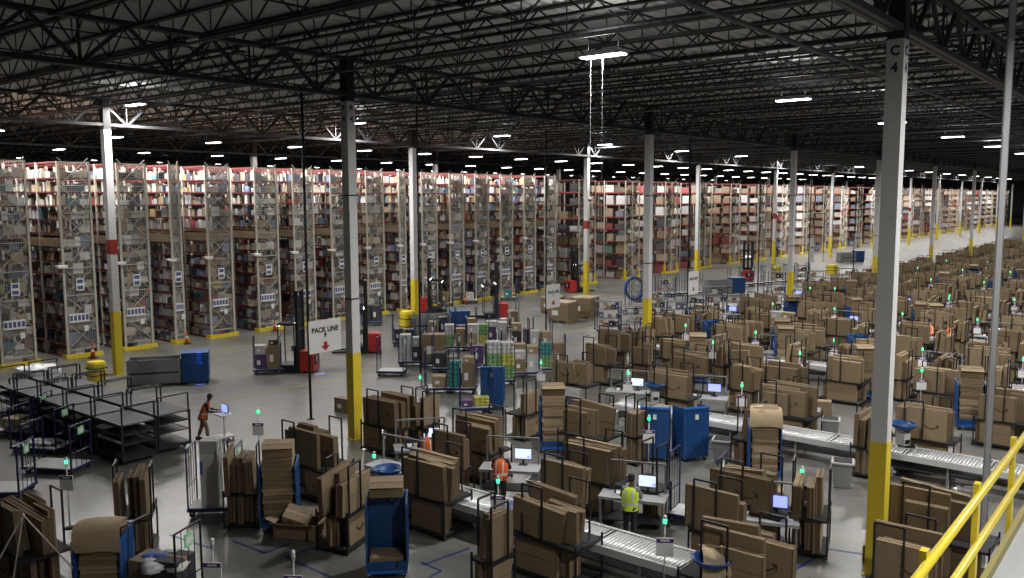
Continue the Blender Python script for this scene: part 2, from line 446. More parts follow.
# y of each rack centre (surveyed from the end-frame feet)
lib = []
for a, b, nar in ((5, 33, 0), (69, 98, 0), (128, 152, 0), (176, 187, 1), (212, 236, 0)):
    def yy(px):
        d = F_*FPX+R_*(px-512)-U_*(355-289); t = RX/d.x; return d.y*t
    lib.append(((yy(a)+yy(b))/2, nar))
y = lib[-1][0]
tops = [(258, 272, 0), (293, 311, 0), (331, 347, 0), (366, 382, 0), (397, 406, 1), (421, 436, 0), (449, 463, 0), (475, 488, 0), (500, 512, 0), (523, 536, 0), (545, 555, 0)]
for a, b, nar in tops:
    def yt(px):
        d = F_*FPX+R_*(px-512)-U_*(170-289); t = RX/d.x; return d.y*t
    lib.append(((yt(a)+yt(b))/2, nar))
lib.append((lib[0][0]-3.35, 0)); lib.append((lib[0][0]-6.7, 0))
GC = [(.33, .24, .15), (.40, .31, .20), (.24, .17, .10), (.62, .60, .56), (.74, .74, .74), (.08, .09, .15), (.20, .25, .38), (.28, .05, .05), (.45, .41, .34), (.05, .05, .055), (.34, .34, .35), (.45, .33, .14), (.10, .2, .26)]
GW = [6, 6, 4, 7, 9, 5, 5, 2, 6, 7, 7, 1, 2]
stuff = MB(); CART = []
box_meshes = []
def unit_box(seam):
    mb = MB(); mb.b2((-.5, -.5, 0), (.5, .5, 1), 'goods'); 
    if seam: mb.b2((.5, -.06, .0), (.504, .06, 1), 'card_pale'); mb.b2((-.06, -.5, 1.), (.06, .5, 1.004), 'card_pale')
    return mb.mesh('storage_carton')
UB = [unit_box(0), unit_box(1)]
n_ind = 0
order = sorted(range(len(lib)), key=lambda i: lib[i][0])
names_lib = {}
pos = 0
for i in order:
    yc, nar = lib[i]
    vis = pos >= 2
    lab = 'tall mesh-ended tan storage rack, %s in the rack wall from the left edge' % ORD[max(pos-2, 0)] if vis else 'tall tan storage rack beyond the frame edge, %s outward' % ORD[1-pos]
    if nar and vis: lab = 'narrow tan storage rack, %s in the rack wall from the left edge' % ORD[pos-2]
    put(narrow if nar else wide, (RX, yc, 0), 0, lab)
    W = .62 if nar else 1.7; h = W/2
    for lv in range(14):
        z = .125+lv*.78
        if lv == 13: hh_max = .6
        else: hh_max = .62
        # end bay cartons seen through the mesh
        yv = -h+.06
        while yv < h-.15:
            w = rnd.uniform(.25, .75); w = min(w, h-.05-yv)
            hh = rnd.uniform(.25, hh_max); d = rnd.uniform(.3, .6); c = rnd.choices(GC, GW)[0]; f = rnd.uniform(.75, 1.25); c = tuple(min(.85, v*f) for v in c)
            if rnd.random() < .9:
                if vis and n_ind < 250:
                    o = bpy.data.objects.new('storage_carton', UB[0]); COL.objects.link(o); n_ind += 1
                    o.location = (RX-.1-d/2, yc+yv+w/2, z); o.scale = (d, w-.02, hh); o.color = (*c, 1)
                    tag(o, 'carton or tote behind the mesh end of the %s rack from left edge' % ORD[pos-2], 'box', 'goods at the end of the %s rack' % ORD[pos-2])
                else: stuff.box((RX-.1-d/2, yc+yv+w/2, z+hh/2), (d, w-.02, hh), 'goods_stuff', col=c)
            yv += w
        if lv == 8: continue
        # goods along the aisle side (both sides)
        xd = .7
        lim = 6.5 if yc < 40 else 4.
        while xd < lim:
            w = rnd.choice((rnd.uniform(.06, .2), rnd.uniform(.15, .4), rnd.uniform(.3, .65))); hh = rnd.uniform(.24, hh_max); c = rnd.choices(GC, GW)[0]; f = rnd.uniform(.6, 1.3); c = tuple(min(.85, v*f) for v in c)
            if rnd.random() < .88: stuff.box((RX-xd-w/2, yc-h+.14+rnd.uniform(0, .15), z+hh/2), (w-.01, .34, hh), 'goods_stuff', col=c, rz=rnd.uniform(-.05, .05))
            xd += w+rnd.uniform(0, .05)
    pos += 1
# one lamp per library aisle
ys = sorted(a for a, b in lib)
for a, b in zip(ys, ys[1:]):
    for xx in (-51.6, -56.):
        ld = bpy.data.lights.new('bare_aisle_light', 'AREA'); ld.shape = 'RECTANGLE'; ld.size = 1.3; ld.size_y = .3; ld.energy = 360; ld.color = (1., .975, .94)
        lo = bpy.data.objects.new('bare_aisle_light', ld); COL.objects.link(lo); lo.location = (xx, (a+b)/2, 12.85)
# pallet racks beyond, wider aisles
prk = make_rack(W=3.0, depth=11., levels=8, ztop=10.9, step=1.36, pallet=True)
yc = lib[15][0]+6.5; k = 0; cyc = []
PC = [(.34, .26, .18), (.40, .32, .24), (.50, .48, .45), (.62, .62, .62), (.30, .08, .08), (.30, .34, .24), (.22, .25, .33), (.28, .21, .14), (.16, .28, .24), (.10, .10, .11)]
PWt = [9, 8, 6, 7, 3, 1, 3, 6, 1, 3]
while yc < 318:
    put(prk, (RX, yc, 0), 0, 'pallet rack with dark red beams holding large cartons, %s past the mesh-ended racks' % ORD[k])
    cyc.append(yc)
    for lv in range(8):
        z = .125+lv*1.36
        for side in (-1, 1):
            for bx in range(5 if side < 0 and yc < 170 else 1):
                if rnd.random() < .93:
                    c = rnd.choices(PC, PWt)[0]; f = rnd.uniform(.8, 1.25); c = tuple(min(.85, v*f) for v in c); hh = rnd.uniform(.55, 1.08)
                    w = rnd.uniform(.8, 1.15)
                    cx, cy = RX-.8-bx*1.33+rnd.uniform(-.12, .08), yc+side*.82
                    if n_ind < 300 and rnd.random() < .4:
                        o = bpy.data.objects.new('storage_carton', UB[1]); COL.objects.link(o); n_ind += 1
                        o.location = (cx, cy, z); o.scale = (w, 1.1, hh); o.color = (*c, 1)
                        tag(o, 'large pallet carton on a shelf of the %s pallet rack past the mesh-ended racks' % ORD[k], 'box', 'cartons on the %s pallet rack' % ORD[k])
                    else:
                        stuff.box((cx, cy, z+hh/2), (w, 1.1, hh), 'goods_stuff', col=c)
    k += 1; yc += 9.0
for a, b in zip(cyc, cyc[1:]):
    ld = bpy.data.lights.new('bare_aisle_light', 'AREA'); ld.shape = 'RECTANGLE'; ld.size = 1.3; ld.size_y = .3; ld.energy = 620; ld.color = (1., .975, .94)
    lo = bpy.data.objects.new('bare_aisle_light', ld); COL.objects.link(lo); lo.location = (-52.5, (a+b)/2, 12.85)
so = stuff.build('rack_goods'); tag(so, 'mass of books, cartons and bagged goods filling the rack shelves', 'goods', kind='stuff')

#@@PART pack
# ------------------------------------------------------------------ pack area: prototypes
def smile(mb, x, y, z, s):
    """the printed arrow curve on a carton face looking to -y"""
    pts = [(x+s*(t-.5), y, z+s*.28*((2*t-1)**2)-s*.1) for t in [i/8 for i in range(9)]]
    mb.path(pts, .022, 'print'); mb.bar(pts[-1], (pts[-1][0]-s*.02, y, pts[-1][2]-s*.17), .022, 'print'); mb.bar(pts[-1], (pts[-1][0]-s*.17, y, pts[-1][2]+s*.02), .022, 'print')
def slab_mesh(w, h, t, sm, seed):
    r = random.Random(seed); mb = MB(); n = max(2, int(t/.035)); tt = t/n
    for i in range(n):
        dx, dz = r.uniform(-.018, .018), r.uniform(-.012, .0); m = 'card' if i in (0, n-1) or r.random() < .6 else 'card_edge'
        mb.box((dx, -t/2+(i+.5)*tt, h/2+dz), (w*r.uniform(.96, .99), tt*.86, h+dz), m)
    mb.b2((-w*.498, -t/2+.004, .012), (w*.498, t/2-.004, h-.022), 'card_edge')
    if sm: smile(mb, w*.12, -t/2-.004, h*.42, w*.36)
    else:
        mb.b2((-w*.495, -t/2-.003, h*.5-.004), (w*.495, -t/2+.004, h*.5+.004), 'card_edge')
    return mb.mesh('flat_carton')
SL = []
for i, (w, h, t, sm) in enumerate([(1.55, .98, .16, 0), (1.15, .9, .2, 1), (1.35, 1.08, .13, 0), (.95, .8, .18, 0), (1.65, .95, .22, 1), (1.25, 1.05, .14, 1), (.8, 1.0, .16, 0), (1.4, .85, .2, 0)]):
    SL.append((slab_mesh(w, h, t, sm, i), w, h, t))
SLL = []
for i, (w, h, t, sm) in enumerate([(1.0, .80, .16, 0), (.85, .76, .14, 1), (1.25, .78, .2, 0), (.7, .82, .12, 0)]):
    SLL.append((slab_mesh(w, h, t, sm, 20+i), w, h, t))
SLAB_N = [0]; card_stuff = MB()
def place_slab(kindlist, i, M, label, group):
    me, w, h, t = kindlist[i]
    if SLAB_N[0] < 298:
        o = bpy.data.objects.new('flat_carton', me); COL.objects.link(o); SLAB_N[0] += 1
        o.matrix_world = M; tag(o, label, 'cardboard', group)
    else:
        o = len(card_stuff.v); a = MB(); a.b2((-w/2, -t/2, 0), (w/2, t/2, h), 'card')
        card_stuff.add([M @ Vector(v) for v in a.v], a.f, 'card')
def rack_frame(W, D, hoops, up=1.0):
    r = empty('carton_rack'); tag(r, cat='rack')
    for sx in (-1, 1):
        for sy in (-1, 1):
            mb = MB(); mb.b2((sx*W/2-.02, sy*D/2-.02, .1), (sx*W/2+.02, sy*D/2+.02, up+.12), 'black'); mb.lathe([(.05, -.02), (.05, .02)], 'black_soft', 8, (sx*W/2, sy*D/2, .055), axis='y'); mb.build('leg', r)
    for nm, z in (('lower_deck', .14), ('upper_shelf', up)):
        mb = MB(); mb.b2((-W/2, -D/2, z-.02), (W/2, D/2, z), 'black_soft')
        for sy in (-1, 1): mb.b2((-W/2, sy*D/2-.02, z-.06), (W/2, sy*D/2+.02, z), 'black')
        for sx in (-1, 1): mb.b2((sx*W/2-.02, -D/2, z-.06), (sx*W/2+.02, D/2, z), 'black')
        mb.build(nm, r)
    for i, (hx, hy) in enumerate(hoops):
        mb = MB(); a = .29; mb.path([(hx-a, hy, up), (hx-a, hy, 2.28), (hx+a, hy, 2.28), (hx+a, hy, up)], .04, 'black')
        mb.build('hoop_divider', r)
    return r
RF = {}
def rack(p, W, D, rz, nu, nl, where, seed, lean=0., tallone=False, hs=1.):
    r = random.Random(seed)
    key = (W, D)
    lab = 'black tube rack of flat cartons '+where
    if key not in RF: RF[key] = rack_frame(W, D, [(-W*.16, -D/2+.0), (W*.16, D/2-.0)])
    put(RF[key], (p[0], p[1], 0), rz, lab)
    B = Matrix.Translation((p[0], p[1], 0)) @ Matrix.Rotation(rz, 4, 'Z')
    g = 'flat cartons '+where
    y = -D/2+.06
    for i in range(nu):
        c = [j for j in range(len(SL)) if SL[j][1] < W+.25]; j = r.choice(c); t = SL[j][3]
        if y+t > D/2-.05: break
        x = r.uniform(-1, 1)*max(.12, (W-SL[j][1])/2); L = lean+r.uniform(-.03, .03); tw = r.uniform(-.05, .05)
        if r.random() < .18: tw += r.choice((-.35, .35)); L += .1
        M = B @ Matrix.Translation((x, y+t/2, 1.006)) @ Matrix.Rotation(tw*.25, 4, 'Z') @ Matrix.Rotation(L*.5, 4, 'X') @ Matrix.Rotation(tw*.35, 4, 'Y')
        if abs(tw) > .15: M = M @ Matrix.Translation((0, 0, .03))
        place_slab(SL, j, M, 'flat brown carton on the rack '+where, g)
        y += t+.012
        if r.random() < .15: y += .12
    y = -D/2+.06
    for i in range(nl):
        c = [j for j in range(len(SLL)) if SLL[j][1] < W+.15]; j = r.choice(c); t = SLL[j][3]
        if y+t > D/2-.05: break
        x = r.uniform(-1, 1)*max(.02, (W-SLL[j][1])/2)
        M = B @ Matrix.Translation((x, y+t/2, .146)) @ Matrix.Rotation(r.uniform(-.03, .03), 4, 'X')
        place_slab(SLL, j, M, 'flat brown carton on the rack '+where, g)
        y += t+.02

def make_blue_cart(open_=True):
    r = empty('bulk_cart'); tag(r, cat='cart')
    W, D, H = .95, .85, 1.9
    mb = MB(); mb.b2((-W/2, -D/2, .14), (W/2, D/2, .24), 'blue'); mb.b2((-W/2+.05, -D/2-.02, .16), (W/2-.05, -D/2, .22), 'blue_bright'); mb.build('base', r)
    for sx in (-1, 1):
        for sy in (-1, 1):
            mb = MB(); mb.lathe([(.065, -.02), (.065, .02)], 'black_soft', 10, (sx*.38, sy*.33, .07), axis='y'); mb.b2((sx*.38-.03, sy*.33-.03, .07), (sx*.38+.03, sy*.33+.03, .14), 'steel'); mb.build('caster', r)
    mb = MB(); mb.b2((-W/2, D/2-.05, .24), (W/2, D/2, H), 'blue')
    for i in (-.3, -.1, .1, .3): mb.b2((i-.03, D/2, .34), (i+.03, D/2+.02, H-.12), 'blue')
    mb.b2((-W/2-.01, D/2-.06, H-.06), (W/2+.01, D/2+.03, H), 'blue_bright'); mb.b2((-.05, D/2-.062, H-.3), (.05, D/2-.05, H-.12), 'black'); mb.build('back_panel', r)
    for s in (-1, 1):
        mb = MB(); mb.prism([(-D/2, .24), (D/2-.05, .24), (D/2-.05, H), (-D/2+.05, H-.08), (-D/2, H-.16)], s*W/2-.02, s*W/2+.02, 'blue', axis='x')
        for i in (-.25, .0, .22): mb.b2((s*W/2+s*.02-.012, i-.025, .34), (s*W/2+s*.02+.012, i+.025, H-.2), 'blue')
        mb.build('side_panel', r)
    mb = MB(); mb.b2((-W/2+.02, -D/2, .24), (W/2-.02, -D/2+.035, .44), 'blue'); mb.build('front_lip', r)
    mb = MB(); mb.b2((-.06, D/2+.02, H-.42), (.06, D/2+.032, H-.25), 'white'); mb.b2((.2, -D/2-.01, .3), (.28, -D/2, .4), 'black'); mb.build('maker_tag', r)
    return r
def make_fold_stack(n=15, seed=3):
    r = random.Random(seed); mb = MB(); z = 0
    for i in range(n):
        t = r.uniform(.07, .12); mb.box((r.uniform(-.02, .02), r.uniform(-.02, .02), z+t/2), (.82*r.uniform(.95, 1), .62, t*.9), 'card' if r.random() < .75 else 'card_pale', rz=r.uniform(-.02, .02)); z += t
    return mb.mesh('folded_carton_stack'), z
FS, FSZ = make_fold_stack(18); FS2, FSZ2 = make_fold_stack(3, 5)
BC = make_blue_cart()
def blue_cart(p, rz, where, full=1, top=True):
    put(BC, (p[0], p[1], 0), rz, 'tall blue plastic bulk cart '+where)
    B = Matrix.Translation((p[0], p[1], 0)) @ Matrix.Rotation(rz, 4, 'Z')
    if full:
        o = bpy.data.objects.new('folded_carton_stack', FS if full == 1 else FS2); COL.objects.link(o); o.matrix_world = B @ Matrix.Translation((0, -.04, .25))
        tag(o, 'folded brown cartons in the blue cart '+where, 'cardboard')
    if top:
        z = .25+FSZ if full == 1 else 1.9
        mb = MB(); mb.box((0, 0, .2), (.8, .5, .38), 'card'); mb.box((0, -.3, .33), (.8, .16, .012), 'card_pale', rx=.7); mb.box((0, .3, .36), (.8, .18, .012), 'card_pale', rx=-.4)
        o = mb.build('open_carton'); o.matrix_world = B @ Matrix.Translation((0, .0 if full == 1 else .1, max(z, 1.9)+.005))
        tag(o, 'open carton atop the blue cart '+where, 'box')

def make_beacon():
    r = empty('signal_beacon'); tag(r, cat='signal light')
    mb = MB(); mb.lathe([(.16, 0), (.16, .02), (.03, .04)], 'black_soft', 12); mb.build('foot', r)
    mb = MB(); mb.bar((0, 0, .02), (0, 0, 1.78), .035, 'grey_light', n=8); mb.build('pole', r)
    mb = MB(); mb.lathe([(.035, 1.78), (.035, 1.83)], 'grey_light', 10); mb.lathe([(.04, 1.93), (.04, 1.99), (.02, 2.01)], 'white', 10); mb.build('lamp_cap', r)
    mb = MB(); mb.lathe([(.042, 1.83), (.045, 1.88), (.042, 1.93)], 'green_lamp', 12); mb.build('green_lamp', r)
    mb = MB(); mb.b2((-.19, -.05, 1.08), (.19, -.03, 1.5), 'white'); mb.b2((-.19, -.056, 1.4), (.19, -.05, 1.5), 'purple'); mb.b2((-.1, -.058, 1.43), (.1, -.056, 1.47), 'white'); mb.build('sign_card', r)
    return r
BEA = make_beacon()
def beacon(p, rz, where):
    put(BEA, (p[0], p[1], 0), rz, 'signal pole with green lamp '+where)

def make_bench():
    r = empty('packing_bench'); tag(r, cat='workbench')
    mb = MB(); mb.b2((-.9, -.4, .9), (.9, .4, .95), 'bench_grey'); mb.b2((-.9, -.4, .87), (.9, -.36, .9), 'steel'); mb.build('bench_top', r)
    for sx in (-1, 1):
        for sy in (-1, 1):
            mb = MB(); mb.b2((sx*.84-.03, sy*.34-.03, 0), (sx*.84+.03, sy*.34+.03, .9), 'grey_plastic'); mb.build('leg', r)
    mb = MB(); mb.b2((-.84, -.34, .3), (.84, .34, .33), 'dark_deck'); mb.build('lower_shelf', r)
    mb = MB(); mb.path([(-.8, .38, .95), (-.8, .38, 1.75), (.8, .38, 1.75), (.8, .38, .95)], .05, 'grey_plastic'); mb.build('back_rail', r)
    return r
BEN = make_bench()
def make_monitor(screen):
    r = empty('monitor'); tag(r, cat='monitor')
    mb = MB(); mb.b2((-.27, .01, .18), (.27, .05, .52), 'black'); mb.b2((-.2, .05, .24), (.2, .08, .46), 'black_soft'); cs_ = mb.build('casing', r)
    mb = MB(); mb.b2((-.25, -.0, .2), (.25, .01, .5), screen); mb.b2((.12, -.003, .22), (.22, 0, .3), 'screen_blue'); mb.build('screen', cs_)
    mb = MB(); mb.b2((-.03, .05, .0), (.03, .09, .36), 'black'); mb.b2((-.13, -.06, 0), (.13, .14, .02), 'black'); mb.build('stand', r)
    return r
MON, MONB = make_monitor('screen'), make_monitor('screen_blue')
def make_printer():
    mb = MB(); mb.box((0, 0, .11), (.26, .34, .22), 'black_soft', taper=.9); mb.b2((-.09, -.18, .06), (.09, -.165, .1), 'white'); mb.box((0, -.22, .05), (.14, .12, .004), 'white', rx=.5); return mb.mesh('label_printer')
PRN = make_printer()
def bench(p, rz, where, mon=0, prn=True):
    put(BEN, (p[0], p[1], 0), rz, 'pale topped packing bench '+where)
    B = Matrix.Translation((p[0], p[1], .955)) @ Matrix.Rotation(rz, 4, 'Z')
    if mon:
        q = B @ Vector((.35, .2, 0)); put(MON if mon == 1 else MONB, q, rz, 'lit screen on the bench '+where)
    if prn:
        o = bpy.data.objects.new('label_printer', PRN); COL.objects.link(o); o.matrix_world = B @ Matrix.Translation((-.4, .15, 0)); tag(o, 'black printer on the bench '+where, 'printer')

def make_dispenser():
    r = empty('paper_dispenser'); tag(r, cat='paper dispenser')
    mb = MB(); mb.lathe([(.26, 0), (.26, .05), (.05, .1)], 'black_soft', 12); mb.build('wheel_base', r)
    mb = MB(); mb.bar((0, 0, .08), (0, 0, 1.35), .07, 'steel', n=8); mb.build('pole', r)
    mb = MB(); mb.b2((-.14, -.2, .85), (.14, .16, 1.25), 'grey_light'); mb.b2((-.1, -.22, .92), (.1, -.2, 1.05), 'black'); mb.build('feeder', r)
    mb = MB(); n = 16
    mb.lathe([(.06, 1.32), (.2, 1.36), (.36, 1.46), (.43, 1.56), (.41, 1.57), (.33, 1.49), (.18, 1.4), (.04, 1.38)], 'blue', n); mb.build('blue_bowl', r)
    mb = MB(); mb.bar((.3, 0, 1.52), (.62, .0, 1.47), .03, 'steel'); mb.lathe([(.03, -.02), (.03, .02)], 'white', 8, (.62, 0, 1.47)); mb.build('guide_arm', r)
    mb = MB(); mb.lathe([(.13, -.25), (.13, .25)], 'kraft', 14, (0, .1, .62), axis='x'); mb.build('paper_roll', r)
    return r
DIS = make_dispenser()

def make_trolley(m='navy', L=1.4, W=.95, H=2.0):
    r = empty('platform_trolley'); tag(r, cat='trolley')
    mb = MB(); mb.b2((-L/2, -W/2, .18), (L/2, W/2, .28), m); mb.b2((-L/2+.04, -W/2+.04, .28), (L/2-.04, W/2-.04, .29), 'grey_light'); mb.build('platform', r)
    for sx in (-1, 1):
        for sy in (-1, 1):
            mb = MB(); mb.lathe([(.085, -.025), (.085, .025)], 'black_soft', 10, (sx*(L/2-.12), sy*(W/2-.1), .09), axis='y'); mb.b2((sx*(L/2-.12)-.03, sy*(W/2-.1)-.04, .1), (sx*(L/2-.12)+.03, sy*(W/2-.1)+.04, .18), 'steel'); mb.build('caster', r)
        mb = MB(); x = sx*(L/2-.03); mb.path([(x, -W/2+.04, .28), (x, -W/2+.04, H), (x, W/2-.04, H), (x, W/2-.04, .28)], .035, m)
        mb.bar((x, -W/2+.04, .9), (x, W/2-.04, .9), .025, m)
        for i in range(1, 4): y = -W/2+.04+(W-.08)*i/4; mb.bar((x, y, .28), (x, y, H), .012, m)
        eh = mb.build('end_hoop', r)
    mb = MB(); mb.b2((L/2-.02, -.13, H-.42), (L/2+.0, .13, H-.12), 'sign_green'); mb.b2((L/2, -.08, H-.36), (L/2+.003, .08, H-.2), 'white'); mb.build('green_card', eh)
    return r
TRO = make_trolley(); TRB = make_trolley('black')
def goods(name, label, cat, p, d, c, rz=0, group=None, m=0):
    o = bpy.data.objects.new(name, GM_[m]); COL.objects.link(o); o.location = p; o.scale = d; o.rotation_euler = (0, 0, rz); o.color = (*c, 1); tag(o, label, cat, group); return o
def towel_mesh():
    mb = MB()
    for i in range(3):
        for k in range(3): mb.lathe([(.13, k/3+.01), (.165, k/3+.05), (.165, (k+1)/3-.05), (.13, (k+1)/3-.01)], 'goods', 8, (-.33+.33*i, -.25, 0)); mb.lathe([(.13, k/3+.01), (.165, k/3+.05), (.165, (k+1)/3-.05), (.13, (k+1)/3-.01)], 'goods', 8, (-.33+.33*i, .25, 0))
    mb.b2((-.45, -.35, .02), (.45, .35, .98), 'goods'); return mb.mesh('paper_roll_pack')
def ctn_mesh():
    mb = MB(); mb.b2((-.5, -.5, 0), (.5, .5, 1), 'goods'); mb.b2((-.5, -.05, 1), (.5, .05, 1.006), 'card_pale'); mb.b2((.5, -.05, .75), (.505, .05, 1), 'card_pale'); mb.b2((-.3, -.504, .3), (-.0, -.5, .6), 'white'); return mb.mesh('carton')
GM_ = [ctn_mesh(), towel_mesh()]
BR, TAN, WH, TEAL, YEL, GRN, PUR, DK = (.225, .165, .096), (.34, .26, .16), (.50, .50, .50), (.04, .22, .22), (.45, .44, .10), (.17, .33, .13), (.09, .045, .15), (.04, .04, .05)

def load(p, rz, items, where):
    """goods standing on a trolley: (dx, dy, w, d, h, colour, kind)"""
    B = Matrix.Translation((p[0], p[1], 0)) @ Matrix.Rotation(rz, 4, 'Z')
    cn = {BR: 'brown', TAN: 'tan', WH: 'white', TEAL: 'teal', YEL: 'yellow', GRN: 'green', PUR: 'purple', DK: 'black'}
    zs = {}; seen = {}
    for (dx, dy, w, d, h, c, k) in items:
        dx *= 1.12; w *= 1.12; d *= 1.1; h *= 1.28
        z = zs.get((dx, dy), .292); q = B @ Vector((dx, dy, z)); zs[(dx, dy)] = z+h+.003
        nm = ('carton', 'carton', 'box') if k == 0 else ('paper_roll_pack', 'paper roll pack', 'paper rolls')
        lv = ', upper,' if z > .3 else ''
        o = goods(nm[0], '%s %s%s on the trolley %s' % (cn[c], nm[1], lv, where), nm[2], q, (w, d, h), c, rz, 'goods on the trolley '+where, k)

# conveyors -------------------------------------------------------------
def conveyor(x0, x1, yc, w, z, label):
    r = empty('roller_conveyor', (x0, yc, 0)); tag(r, label, 'conveyor'); L = x1-x0
    mb = MB(); x = .06
    while x < L-.05:
        mb.bar((x, -w/2+.05, z-.03), (x, w/2-.05, z-.03), .085, 'roller', n=8); x += .1
    mb.build('roller_bed', r)
    for s in (-1, 1):
        mb = MB(); mb.b2((0, s*w/2-.04, z-.16), (L, s*w/2+.04, z+.03), 'grey_light'); mb.build('side_rail', r)
    k = 1.4
    while k < L:
        mb = MB()
        for d in (-.06, .06): mb.b2((k+d-.02, -w/2+.04, z-.02), (k+d+.02, w/2-.04, z+.018), 'black')
        mb.b2((k-.08, -w/2+.04, z-.02), (k+.08, -w/2+.06, z+.018), 'black')
        k += 2.4; mb.build('section_gap', r)
    x = .3
    while x < L:
        mb = MB()
        for s in (-1, 1): mb.b2((x-.03, s*(w/2-.08)-.03, 0), (x+.03, s*(w/2-.08)+.03, z-.16), 'grey_plastic')
        mb.b2((x-.02, -w/2+.08, .25), (x+.02, w/2-.08, .3), 'grey_plastic'); mb.build('leg_frame', r); x += 2.4
    mb = MB(); mb.b2((0, -w/2+.1, .34), (L, w/2-.1, .38), 'dark_deck'); mb.build('return_pan', r)
conveyor(-19.5, -3.2, 16.95, 1.1, .8, 'silver roller conveyor of the front pack line, beside the yellow vested packer')
conveyor(-18.0, 1.0, 29.0, 1.1, .8, 'silver roller conveyor of the second pack line, passing behind the two blue carts')
for k in range(2, 9):
    conveyor(-23.5, 2, 16.95+12.4*k, 1.1, .8, 'silver roller conveyor of the %s pack line counted from the camera' % ORD[k])

# ------------------------------------------------------------------ carton racks standing around the two near pack lines
A90 = PI/2
near = [  # pixel of block top, W, D, rz, upper, lower, where
 (26, 503, 1.9, 1.1, 0, 8, 6, 'in the lower corner behind the white cord'),
 (133, 474, 1.2, .9, -.6, 4, 5, 'behind the blue cart nearest the lower corner'),
 (242, 452, 1.2, .9, -.72, 3, 6, 'beside the wheeled cage of white panels'),
 (343, 470, 1.2, .9, 1.9, 5, 6, 'next to the open empty blue cart'),
 (432, 456, 1.9, 1.1, 0, 7, 3, 'standing behind the open empty blue cart'),
 (493, 512, .8, .6, A90, 2, 3, 'before the middle of the front conveyor'),
 (556, 494, 1.9, 1.1, 0, 6, 3, 'before the front conveyor, below the yellow vest'),
 (744, 532, 2.4, 1.2, 0, 8, 4, 'in the foreground past the front conveyor'),
 (312, 428, 2.4, 1.2, 0, 8, 5, 'behind the blue cart of folded cartons'),
 (390, 396, 1.9, 1.1, 0, 6, 4, 'at the foot of column B 4'),
 (425, 396, .8, .6, A90, 4, 3, 'with splayed sheets behind the red vest'),
 (478, 416, 1.9, 1.1, 0, 7, 4, 'behind the orange vested packer'),
 (452, 432, 1.2, .6, 0, 3, 3, 'left of the orange vested packer'),
 (595, 442, 1.9, 1.1, 0, 7, 3, 'behind the yellow vested packer'),
 (566, 464, 1.2, .6, 0, 3, 2, 'just left of the yellow vested packer'),
 (655, 452, .8, .6, A90, 0, 5, 'holding only upright sheets beyond the yellow vest'),
 (752, 468, 1.9, 1.1, 0, 7, 3, 'beyond the empty blue trolley'),
 (718, 491, 1.2, .6, 0, 3, 2, 'with one framed sheet beside the empty trolley'),
 (812, 473, 1.2, .9, -1.3, 3, 6, 'of dark upright sheets left of column C 4'),
 (525, 385, 1.2, .9, A90, 1, 5, 'of dark sheets left of the tall folded stack'),
 (590, 404, 1.9, 1.1, 0, 4, 4, 'right of the tall folded stack'),
 (575, 360, 1.9, 1.1, 0, 7, 0, 'by the second sign pole, on the aisle edge'),
 (600, 342, 1.9, 1.1, 0, 7, 2, 'on the aisle, nearest the stacked pallet cartons'),
 (643, 343, .8, .6, 0, 3, 3, 'with a tall sheet behind its hoop'),
 (674, 371, 1.9, 1.1, 0, 9, 4, 'behind the blue paper bowl in mid floor'),
 (690, 352, 1.9, 1.1, 0, 7, 2, 'beyond the one with the blue bowl'),
 (636, 405, .8, .6, A90, 2, 4, 'left of the two closed blue carts'),
 (752, 407, 1.2, .9, A90, 3, 4, 'right of the two closed blue carts'),
 (785, 386, 2.4, 1.2, 0, 9, 4, 'facing the green tabled conveyor end'),
 (785, 364, 1.9, 1.1, 0, 7, 2, 'just behind the one at the conveyor end'),
 (745, 365, 1.2, .9, 0, 2, 3, 'carrying the tall pale sheet in mid floor'),
 (722, 344, .8, .6, A90, 3, 3, 'by the white card above the tall pale sheet'),
 (845, 345, 1.2, .9, A90, 4, 6, 'left of the cart half hidden by column C 4'),
 (728, 324, 1.9, 1.1, 0, 7, 2, 'by the wire shelf trolleys on the aisle'),
 (872, 414, 1.2, .9, A90, 3, 5, 'just left of column C 4'),
 (928, 407, 1.9, 1.1, 0, 7, 4, 'right of column C 4 at mid height'),
 (945, 358, 1.2, .9, A90, 4, 6, 'with leaning sheets left of the strut pole'),
 (1008, 392, 1.9, 1.1, 0, 7, 4, 'right of the strut pole'),
 (940, 492, 2.4, 1.2, 0, 8, 5, 'behind the yellow handrail'),
 (905, 534, 1.2, .9, 0, 5, 4, 'low by the lower end of the yellow handrail'),
]
NEARPOS = []
for i, (px, py, W, D, rz, nu, nl, wh) in enumerate(near):
    p = G(px, py, 2.0); NEARPOS.append((p.x, p.y)); rack(p, W, D, rz, nu+4 if nu > 1 else nu, nl, wh, 100+i, lean=.04)

# near carts ------------------------------------------------------------
blue_cart(G(388, 572), .78, 'standing open in the front middle', 2)
blue_cart(G(281, 527), .8, 'beside the opened box on the floor', 1)
blue_cart(G(108, 612), .75, 'in the lower corner with a purple headed card', 1, False)
blue_cart(G(553, 450), .7, 'with the tallest folded stack, mid floor', 1)
blue_cart(G(655, 458), PI+.45, 'closed and pale edged, first of the two in mid floor', 0, False)
blue_cart(G(690, 458), PI+.95, 'closed, second of the two in mid floor', 0, False)
blue_cart(G(763, 480), .5, 'behind the rack of the empty trolley', 1)
blue_cart(G(968, 428), .35, 'behind the strut pole', 1)
blue_cart(G(862, 398), .6, 'half hidden by column C 4', 1)
blue_cart(G(933, 342), .5, 'behind the orange vests at far right', 1)
blue_cart(G(697, 382), .5, 'between racks by the white card', 1)
blue_cart(G(784, 372), .5, 'below the stack of white boxes', 1)
blue_cart(G(493, 408), PI+.6, 'with a white strap across its back', 0, False)

